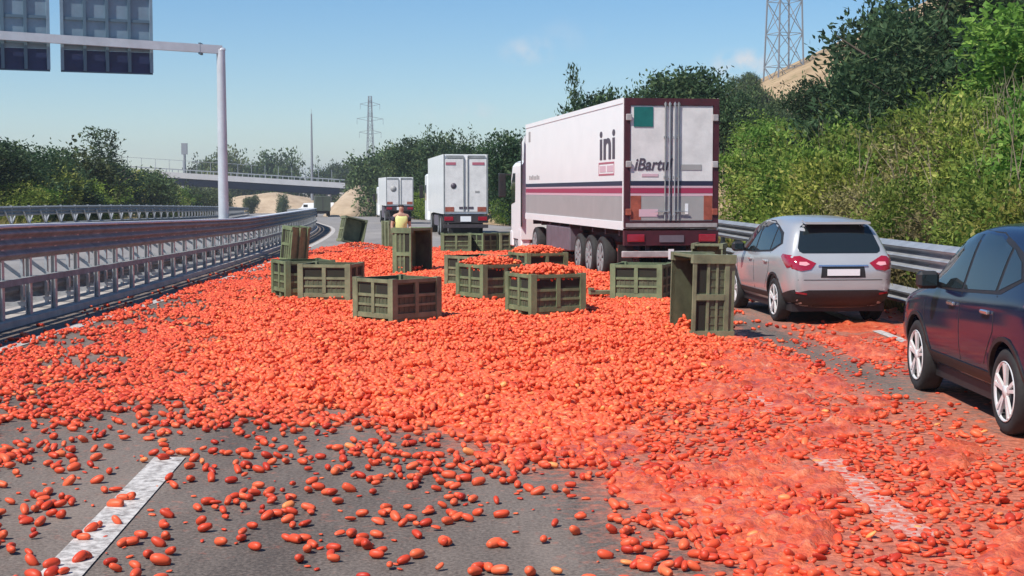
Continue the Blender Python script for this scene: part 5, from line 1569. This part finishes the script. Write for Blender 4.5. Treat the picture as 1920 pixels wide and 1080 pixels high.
G1 = 'bushes crowding the bank behind the guard rail'
k = 0
for (y, off_, kind, s, h) in [
    (14.5, 1.7, 'ol', .80, .75), (16.5, 2.0, 'gr', .9, .85), (18.5, 1.8, 'ol', .85, .8), (20.5, 1.7, 'ol', .82, .72), (22.3, 1.8, 'gr', .80, .70), (24.3, 1.9, 'ol', .85, .72), (26.2, 1.7, 'dr', .9, .75), (28.0, 1.9, 'ol', .85, .75), (30.2, 1.8, 'dr', 1.0, .9),
    (32.5, 2.0, 'dr', 1.0, .9), (35, 2.0, 'ol', 1.0, .95), (37.5, 2.1, 'gr', 1.1, 1.0), (40.5, 2.1, 'gr', 1.15, 1.05), (44, 2.2, 'ol', 1.1, 1.0), (48, 2.4, 'gr', 1.1, 1.0),
    (17, 4.2, 'gr', 1.1, 1.1), (19.8, 4.3, 'ol', 1.1, 1.0), (22.6, 4.0, 'gr', 1.1, 1.05), (25.3, 4.2, 'gr', 1.15, 1.05), (27.8, 4.0, 'ol', 1.1, .95), (30.5, 4.2, 'ol', 1.1, 1.0), (33.4, 4.2, 'dr', 1.2, 1.15), (36, 4.3, 'ol', 1.15, 1.05), (39, 4.3, 'ol', 1.2, 1.05), (42.5, 4.3, 'gr', 1.2, 1.1), (46.5, 4.6, 'ol', 1.2, 1.1), (51, 4.4, 'gr', 1.2, 1.1),
    (20, 6.8, 'gr', 1.25, 1.0), (23.4, 6.8, 'gr', 1.3, .95), (27, 6.9, 'ol', 1.3, .85), (30.5, 6.9, 'gr', 1.3, .95), (34, 6.8, 'ol', 1.3, .85), (37.8, 6.8, 'gr', 1.25, .95), (41.8, 6.8, 'ol', 1.3, .95), (46, 7.0, 'gr', 1.25, .95), (51, 7.2, 'ol', 1.25, .9),
    (25.5, 9.4, 'gr', 1.4, .9), (30.5, 9.6, 'gr', 1.4, .9), (35, 9.4, 'gr', 1.4, 1.0), (39.5, 9.2, 'ol', 1.3, 1.0), (44.5, 9.4, 'gr', 1.3, .9), (50, 9.6, 'ol', 1.3, .8), (56, 8.5, 'gr', 1.2, .95), (56, 5.2, 'ol', 1.3, 1.0), (62, 10, 'ol', 1.3, .9), (61, 6.5, 'gr', 1.2, .95), (67, 8, 'gr', 1.4, .9)]:
    k += 1
    if ((float(rail_x(y)) + off_ - 1.9 * s) / y * 2700 + 960) > 1925: continue
    x = float(rail_x(y)) + off_ + (random.random() - .5) * .5
    row = 'in the row against the guard rail' if off_ < 3 else 'in the second row behind the guard rail' if off_ < 6 else 'in the third row up the bank' if off_ < 8 else 'in the top row on the bank'
    if kind == 'ol': plant('bush', 'yellowish olive bush ' + row, 'bush', G1, B_OL[k % 3], B_TR[k % 2], x, y, s, h, tname='stems', cname='foliage')
    elif kind == 'gr': plant('bush', 'fresh green bush ' + row, 'bush', G1 + ', fresh green', B_GR[k % 3], B_TR[k % 2], x, y, s, h, tname='stems', cname='foliage')
    else: plant('bush', 'brown half dry bush ' + row, 'bush', G1 + ', half dry', B_DR[k % 2], B_TR[k % 2], x, y, s * 1.1, h, tname='stems', cname='foliage')
# the dark conifers above them
for (nm, lab, cr, tr_, px, d_, top, sc_, rv) in (
    ('conifer_tree', 'tall dark conifer with upright sprays, left of the dark group on the bank', T_CF[0], T_TR[0], 1680, 45, -60, 1.50, 0),
    ('conifer_tree', 'tallest dark conifer in the middle of the group on the bank', T_CF[1], T_TR[1], 1765, 47, -110, 1.6, 1),
    ('conifer_tree', 'dark conifer at the right of the group, beside the light green tree', T_CF[0], T_TR[0], 1845, 46, -90, 1.5, 2),
    ('conifer_tree', 'shorter dark conifer in front of the tallest one on the bank', T_CF[1], T_TR[1], 1715, 42, 60, 1.2, 4),
    ('conifer_tree', 'low dark conifer in front, below the right end of the dark group', T_CF[0], T_TR[1], 1810, 41, 40, 1.25, 5),
    ('broadleaf_tree', 'dark full crowned tree behind the leftmost conifer, against the dry hillside', T_DK[2], T_TR[0], 1700, 54, -70, 1.15, 0),
    ('broadleaf_tree', 'light green leafy tree at the top right corner, beside the dark conifers', T_MD[0], T_TR[0], 2000, 37.5, -60, 1.05, 0),
    ('broadleaf_tree', 'light green leafy tree low on the right edge, below the corner tree', T_MD[1], T_TR[1], 1985, 34, 130, .85, 1),
    ('broadleaf_tree', 'green leafy tree rising behind the right end of the dark conifers', T_DK[1], T_TR[1], 1930, 52, -110, 1.3, 2)):
    x = (px - 960) / 2700 * d_; zb = float(gz(x, d_)); zt = 2.05 + (358 - top) / 2700 * d_
    plant(nm, lab, 'tree', None, cr, tr_, x, d_, sc_, (zt - zb) / 7.6, rzv=rv)
plant('dark_bush_tree', 'round blackish green tree alone against the dry hillside field', 'tree', None, T_DK[0], T_TR[0], 13.3, 60.5, .62, .56)
G2 = 'dark trees in a row behind the striped lorry'
for i, (px, d_, top, sc_) in enumerate([(1095, 72, 150, .95), (1150, 70, 140, .95), (1205, 74, 140, 1.0), (1255, 72, 112, 1.0), (1310, 73, 115, 1.0), (1345, 70, 150, .75), (1030, 80, 205, .9), (975, 84, 232, .8), (1405, 80, 205, .6)]):
    x = (px - 960) / 2700 * d_; zt = 2.05 + (358 - top) / 2700 * d_; zb = float(gz(x, d_))
    lab = 'dark bushy tree in the row behind the striped lorry'
    plant('broadleaf_tree', lab, 'tree', G2, (T_DK + T_DK[:1])[i % 4], T_TR[i % 2], x, d_, sc_, (zt - zb) / 7.7)
x = (1074 - 960) / 2700 * 69
plant('spire_tree', 'narrow pointed evergreen spire above the striped lorry roof', 'tree', None, T_SP[0], T_TR[0], x, 69, .8, (2.05 + 240 / 2700 * 69 - float(gz(x, 69))) / 8.2)
G3 = 'trees on the right bank behind the box lorries'
for i, (px, d_, top, sc_) in enumerate([(800, 162, 262, 1.35), (835, 148, 240, 1.3), (870, 138, 248, 1.2), (905, 128, 275, 1.0), (940, 116, 285, .85), (772, 185, 285, 1.2), (690, 265, 300, 1.6), (725, 225, 280, 1.5), (752, 205, 300, 1.3)]):
    x = (px - 960) / 2700 * d_; zt = 2.05 + (358 - top) / 2700 * d_; zb = float(gz(x, d_)) - .5
    grp = i >= 6
    plant('broadleaf_tree', 'mid green tree above the far left box lorry' if grp else 'dark green tree behind the nearer box lorry', 'tree', G3 + (', far ones' if grp else ', near ones'), (T_FR if i >= 5 else T_DK)[i % 3], T_TR[i % 2], x, d_, sc_, (zt - zb) / 7.0, z=zb)
for (px, d_, w) in ((705, 255, 1.3), (745, 205, 1.1), (785, 170, .9), (955, 102, .5), (800, 158, .8), (770, 182, .9)):
    x = (px - 960) / 2700 * d_
    plant('bush', 'low dark bush at the foot of the bank behind the box lorries', 'bush', 'bushes at the foot of the far bank', B_GR[0], B_TR[0], x, d_, w * 1.5, w * 1.4, cname='foliage', tname='stems')
# beyond the opposite carriageway
G4 = 'mixed trees along the left side of the opposite carriageway'
for i, (px, d_, top, kind, sc_) in enumerate([(10, 76, 262, 'd', .9), (48, 78, 252, 'd', .95), (95, 84, 268, 'd', .9), (140, 92, 278, 'f', .9), (180, 106, 245, 's', .9), (208, 108, 250, 's', .9), (232, 112, 300, 'd', .8), (262, 124, 318, 'f', .8), (283, 128, 325, 'f', .7), (-30, 72, 255, 'd', 1.0), (120, 88, 300, 'd', .8),
        (20, 66, 325, 'o', 1.5), (62, 70, 318, 'o', 1.5), (100, 74, 330, 'g', 1.5), (140, 80, 322, 'o', 1.7), (178, 88, 328, 'g', 1.7), (212, 94, 318, 'o', 1.8), (246, 104, 320, 'g', 1.9), (275, 112, 335, 'o', 1.7), (78, 68, 350, 'o', 1.2), (195, 86, 352, 'y', 1.5), (40, 64, 352, 'g', 1.2), (128, 76, 352, 'o', 1.3), (158, 82, 350, 'g', 1.4), (5, 62, 348, 'o', 1.2), (300, 126, 345, 'g', 1.7)]):
    d0_ = d_
    while (960 - px) / 2700 * d_ < 21.9 - float(cx(d_)) + 1.75 * sc_ * d_ / d0_ * (1.0 if kind in 'ogy' else .9): d_ += 1.5
    if kind in 'dfs': d_ += 8
    sc_ *= d_ / d0_
    x = (px - 960) / 2700 * d_; zb = float(gz(x, d_)) - .2; zt = 2.05 + (358 - top) / 2700 * d_
    if kind in 'df': plant('broadleaf_tree', 'dark rounded tree left of the opposite carriageway', 'tree', G4 + ', dark', (T_DK if kind == 'd' else T_FR)[i % 3], T_TR[i % 2], x, d_, sc_, (zt - zb) / 7.3, z=zb)
    elif kind == 's': plant('poplar_tree', 'slender dark poplar like tree left of the bridge' + (', the taller left one' if i == 4 else ', the shorter right one'), 'tree', None, T_SP[0], T_TR[0], x, d_, 2.0, (zt - zb) / 7.8, z=zb)
    else: plant('bush', {'o': 'olive bush', 'g': 'green bush', 'y': 'brown dry bush'}[kind] + ' left of the opposite carriageway', 'bush', G4 + ', ' + {'o': 'olive', 'g': 'green', 'y': 'dry'}[kind], {'o': B_OL[i % 3], 'g': B_GR[i % 3], 'y': B_DR[0]}[kind], B_TR[i % 2], x, d_, sc_, max(.6, (zt - zb) / 2.7), z=zb, cname='foliage', tname='stems')
G5 = 'far trees beyond and beneath the bridge'
for i, (px, d_, top, sc_) in enumerate([(365, 450, 305, 1.7), (400, 440, 300, 1.8), (425, 430, 287, 2.0), (455, 440, 300, 1.8), (485, 445, 302, 1.7), (520, 440, 290, 2.3), (600, 460, 312, 1.4), (628, 455, 306, 1.4), (655, 430, 310, 1.5), (675, 400, 312, 1.4), (540, 455, 308, 1.5),
        (310, 200, 352, .9), (345, 215, 350, .9), (380, 225, 352, .9), (410, 240, 358, .8), (290, 180, 350, .9), (470, 360, 366, .7), (530, 390, 366, .6), (655, 330, 372, .6)]):
    x = (px - 960) / 2700 * d_; zb = float(gz(x, d_)) - 1.0; zt = 2.05 + (358 - top) / 2700 * d_
    near_b = i >= 11
    plant('broadleaf_tree', 'dusky shrub like tree in front of the bridge opening' if near_b else 'hazy round tree on the skyline beyond the bridge', 'tree', G5 + (', in front' if near_b else ', skyline'), T_FR[i % 3], T_TR[i % 2], x, d_, sc_ * (1.0 if not near_b else .9), (zt - zb) / 7.2, z=zb)
# scrub on the hillside round the pylon feet
for i, (px, py, d_) in enumerate([(1400, 172, 150), (1430, 165, 160), (1470, 178, 150), (1510, 170, 150), (1550, 175, 140), (1385, 150, 200), (1410, 138, 205), (1440, 190, 130), (1495, 198, 120), (1540, 205, 110), (1590, 200, 110)]):
    x = (px - 960) / 2700 * d_; zb = float(gz(x, d_)) - .4; zt = 2.05 + (358 - py) / 2700 * d_
    plant('bush', 'dark scrub bush on the dry hillside below the pylon', 'bush', 'scrub below the pylon', T_FR[i % 3] if i % 2 else T_DK[i % 3], B_TR[0], x, d_, .55 + .1 * (i % 3), max(.25, (zt - zb) / 7), z=zb, cname='foliage', tname='stems')

tw = MB(); g_ = random.Random(5)
for q in range(240):
    yy = 20 + 38 * g_.random(); off_ = 1.6 + 7 * g_.random()
    xx = float(rail_x(yy)) + off_; z0 = float(gz(xx, yy)); hh = 1.5 + 1.3 * g_.random()
    tip = Vector((xx + g_.uniform(-.7, .5), yy + g_.uniform(-.5, .5), z0 + hh + .5)); mid = Vector((xx, yy, z0)).lerp(tip, .55) + Vector((g_.uniform(-.1, .1), 0, .1))
    tw.tube((xx, yy, z0), mid, .022, .014, 4, caps=False); tw.tube(mid, tip, .014, .004, 4, caps=False)
    for w in range(2):
        tw.tube(mid.lerp(tip, .2 + .4 * w), mid.lerp(tip, .6 + .3 * w) + Vector((g_.uniform(-.35, .35), g_.uniform(-.2, .2), .25)), .009, .003, 4, caps=False)
M['twig'] = mat('dry_twig', (.30, .24, .16), .9, 0, var=.3, vscale=3)
o = tw.build('dead_stems', M['twig']); tag(o, 'pale dead stems poking through the bushes on the bank', 'dead stems', kind='stuff')
# dry grass along both verges: ground cover nobody could count
def grass(xfn, y0, y1, n, seed, h=.35):
    g = np.random.default_rng(seed)
    y = y0 + (y1 - y0) * g.random(n); x = xfn(y, g.random(n))
    z = gz(x, y)
    a = g.random(n) * 6.283; hh = h * (.5 + g.random(n)); w = .018 + .02 * g.random(n); ln = g.normal(0, .35, (n, 2)) * hh[:, None]
    p = np.stack([x, y, z], 1); s = np.stack([np.cos(a), np.sin(a), 0 * a], 1) * w[:, None]
    tip = p + np.stack([ln[:, 0], ln[:, 1], hh], 1)
    V = np.stack([p - s, p + s, tip], 1).reshape(-1, 3); F = np.arange(3 * n).reshape(n, 3)
    return V, F, np.clip(g.normal(.5, .25, n), 0, 1)
parts_ = [grass(lambda y, u: rail_x(y) + .12 + u ** 1.3 * 2.6, 14, 60, 26000, 5, .42), grass(lambda y, u: -21.6 + cx(y) - u * 6, 45, 130, 9000, 6, .5)]
V = []; F = []; Tn = []; o_ = 0
for v_, f_, t_ in parts_:
    V.append(v_); F.append(f_ + o_); Tn.append(t_); o_ += len(v_)
o = link('grass', np_mesh('grass', np.concatenate(V), np.concatenate(F), L_GRASS, False, [('tint', 'FACE', 'FLOAT', np.concatenate(Tn))]))
tag(o, 'dry yellow grass growing along the verges behind the barriers', 'grass', kind='stuff')

# ------------------------------------------------------------------ the person in a hi-vis vest
def person(loc, rzv):
    t = thing('person', 'person in a pale yellow hi-vis vest standing behind the black mouthed bin', 'person', loc, rzv)
    def skin(name, V_, E_, Rr, m, par):
        me = bpy.data.meshes.new(name); me.from_pydata(V_, E_, []); me.materials.append(m)
        o = bpy.data.objects.new(name, me); COL.objects.link(o)
        md = o.modifiers.new('k', 'SKIN'); md.use_smooth_shade = True
        for i, r_ in enumerate(Rr):
            sv = me.skin_vertices[0].data[i]; sv.radius = (r_, r_) if not isinstance(r_, tuple) else r_
        me.skin_vertices[0].data[0].use_root = True
        s2 = o.modifiers.new('s', 'SUBSURF'); s2.levels = 1; s2.render_levels = 1
        dg = bpy.context.evaluated_depsgraph_get(); dg.update()
        m2 = bpy.data.meshes.new_from_object(o.evaluated_get(dg))
        COL.objects.unlink(o); bpy.data.objects.remove(o)
        for p in m2.polygons: p.use_smooth = True
        return link(name, m2, par)
    V_ = [(0, 0, .92), (0, 0, 1.15), (0, 0, 1.38), (0, .01, 1.47), (0, .02, 1.56), (0, .03, 1.66),
          (-.10, 0, .88), (-.11, .02, .48), (-.12, -.02, .08), (-.12, .10, .04), (.10, 0, .88), (.11, .05, .48), (.12, .05, .08), (.12, .17, .04),
          (-.19, 0, 1.38), (-.25, -.01, 1.12), (-.22, .14, .92), (-.20, .20, .86), (.19, 0, 1.38), (.26, 0, 1.12), (.25, .10, .88), (.24, .13, .80)]
    E_ = [(0, 1), (1, 2), (2, 3), (3, 4), (4, 5), (0, 6), (6, 7), (7, 8), (8, 9), (0, 10), (10, 11), (11, 12), (12, 13), (2, 14), (14, 15), (15, 16), (16, 17), (2, 18), (18, 19), (19, 20), (20, 21)]
    Rr = [(.12, .085), (.11, .08), (.12, .075), .05, .08, .07, .075, .06, .042, .035, .085, .06, .042, .035, .06, .045, .034, .03, .06, .045, .034, .03]
    b_ = skin('body', V_, E_, Rr, M['skin'], t)
    skin('trousers', [(0, 0, .93), (-.10, 0, .86), (-.11, .02, .48), (-.12, -.015, .12), (.10, 0, .86), (.11, .05, .48), (.12, .05, .12)], [(0, 1), (1, 2), (2, 3), (0, 4), (4, 5), (5, 6)], [(.165, .125), .105, .078, .062, .105, .078, .062], M['trousers'], t)
    skin('vest', [(0, 0, .86), (0, 0, 1.12), (0, 0, 1.36), (-.17, 0, 1.385), (.17, 0, 1.385)], [(0, 1), (1, 2), (2, 3), (2, 4)], [(.185, .135), (.175, .13), (.18, .125), .088, .088], M['vest'], t)
    skin('sleeve', [(-.19, 0, 1.38), (-.232, -.005, 1.2)], [(0, 1)], [.075, .062], M['trousers'], t); skin('sleeve', [(.19, 0, 1.38), (.235, 0, 1.2)], [(0, 1)], [.075, .062], M['trousers'], t)
    skin('hair', [(0, -.012, 1.60), (0, 0, 1.69)], [(0, 1)], [.118, .108], M['hair'], t)
person((-3.02, 39.2, 0), R(200))

# ------------------------------------------------------------------ say which one: alike trees and bushes are told apart by their place in the row
def ordinal(n):
    w = ['', 'first', 'second', 'third', 'fourth', 'fifth', 'sixth', 'seventh', 'eighth', 'ninth', 'tenth', 'eleventh', 'twelfth']
    return w[n] if n < len(w) else str(n) + 'th'
alike = {}
for o in COL.objects:
    if o.parent is None and o.get('category') in ('tree', 'bush'): alike.setdefault(o['label'], []).append(o)
for l, os_ in alike.items():
    if len(os_) < 2: continue
    os_.sort(key=lambda o: o.location.x / o.location.y)
    for i, o in enumerate(os_): o['label'] = l + (', leftmost of these' if i == 0 else ', rightmost of these' if i == len(os_) - 1 else ', ' + ordinal(i + 1) + ' from left')
# ------------------------------------------------------------------ thin summer haze
hz = bpy.data.materials.new('haze'); hz.use_nodes = True
nt = hz.node_tree; nt.nodes.clear()
ou = nt.nodes.new('ShaderNodeOutputMaterial'); pv = nt.nodes.new('ShaderNodeVolumePrincipled')
pv.inputs['Color'].default_value = (.86, .92, 1.0, 1); pv.inputs['Density'].default_value = .00032; pv.inputs['Anisotropy'].default_value = .2
nt.links.new(pv.outputs[0], ou.inputs['Volume'])
zlo = float(min(v.co.z for v in g.data.vertices)) - 1.0
zhi = max(60.0, float(max(v.co.z for v in g.data.vertices)) + 1.0, 16 + 46)
hzo = MB().box(-560, 560, -45, 4200, zlo, zhi).build('haze', hz)
tag(hzo, kind='stuff')
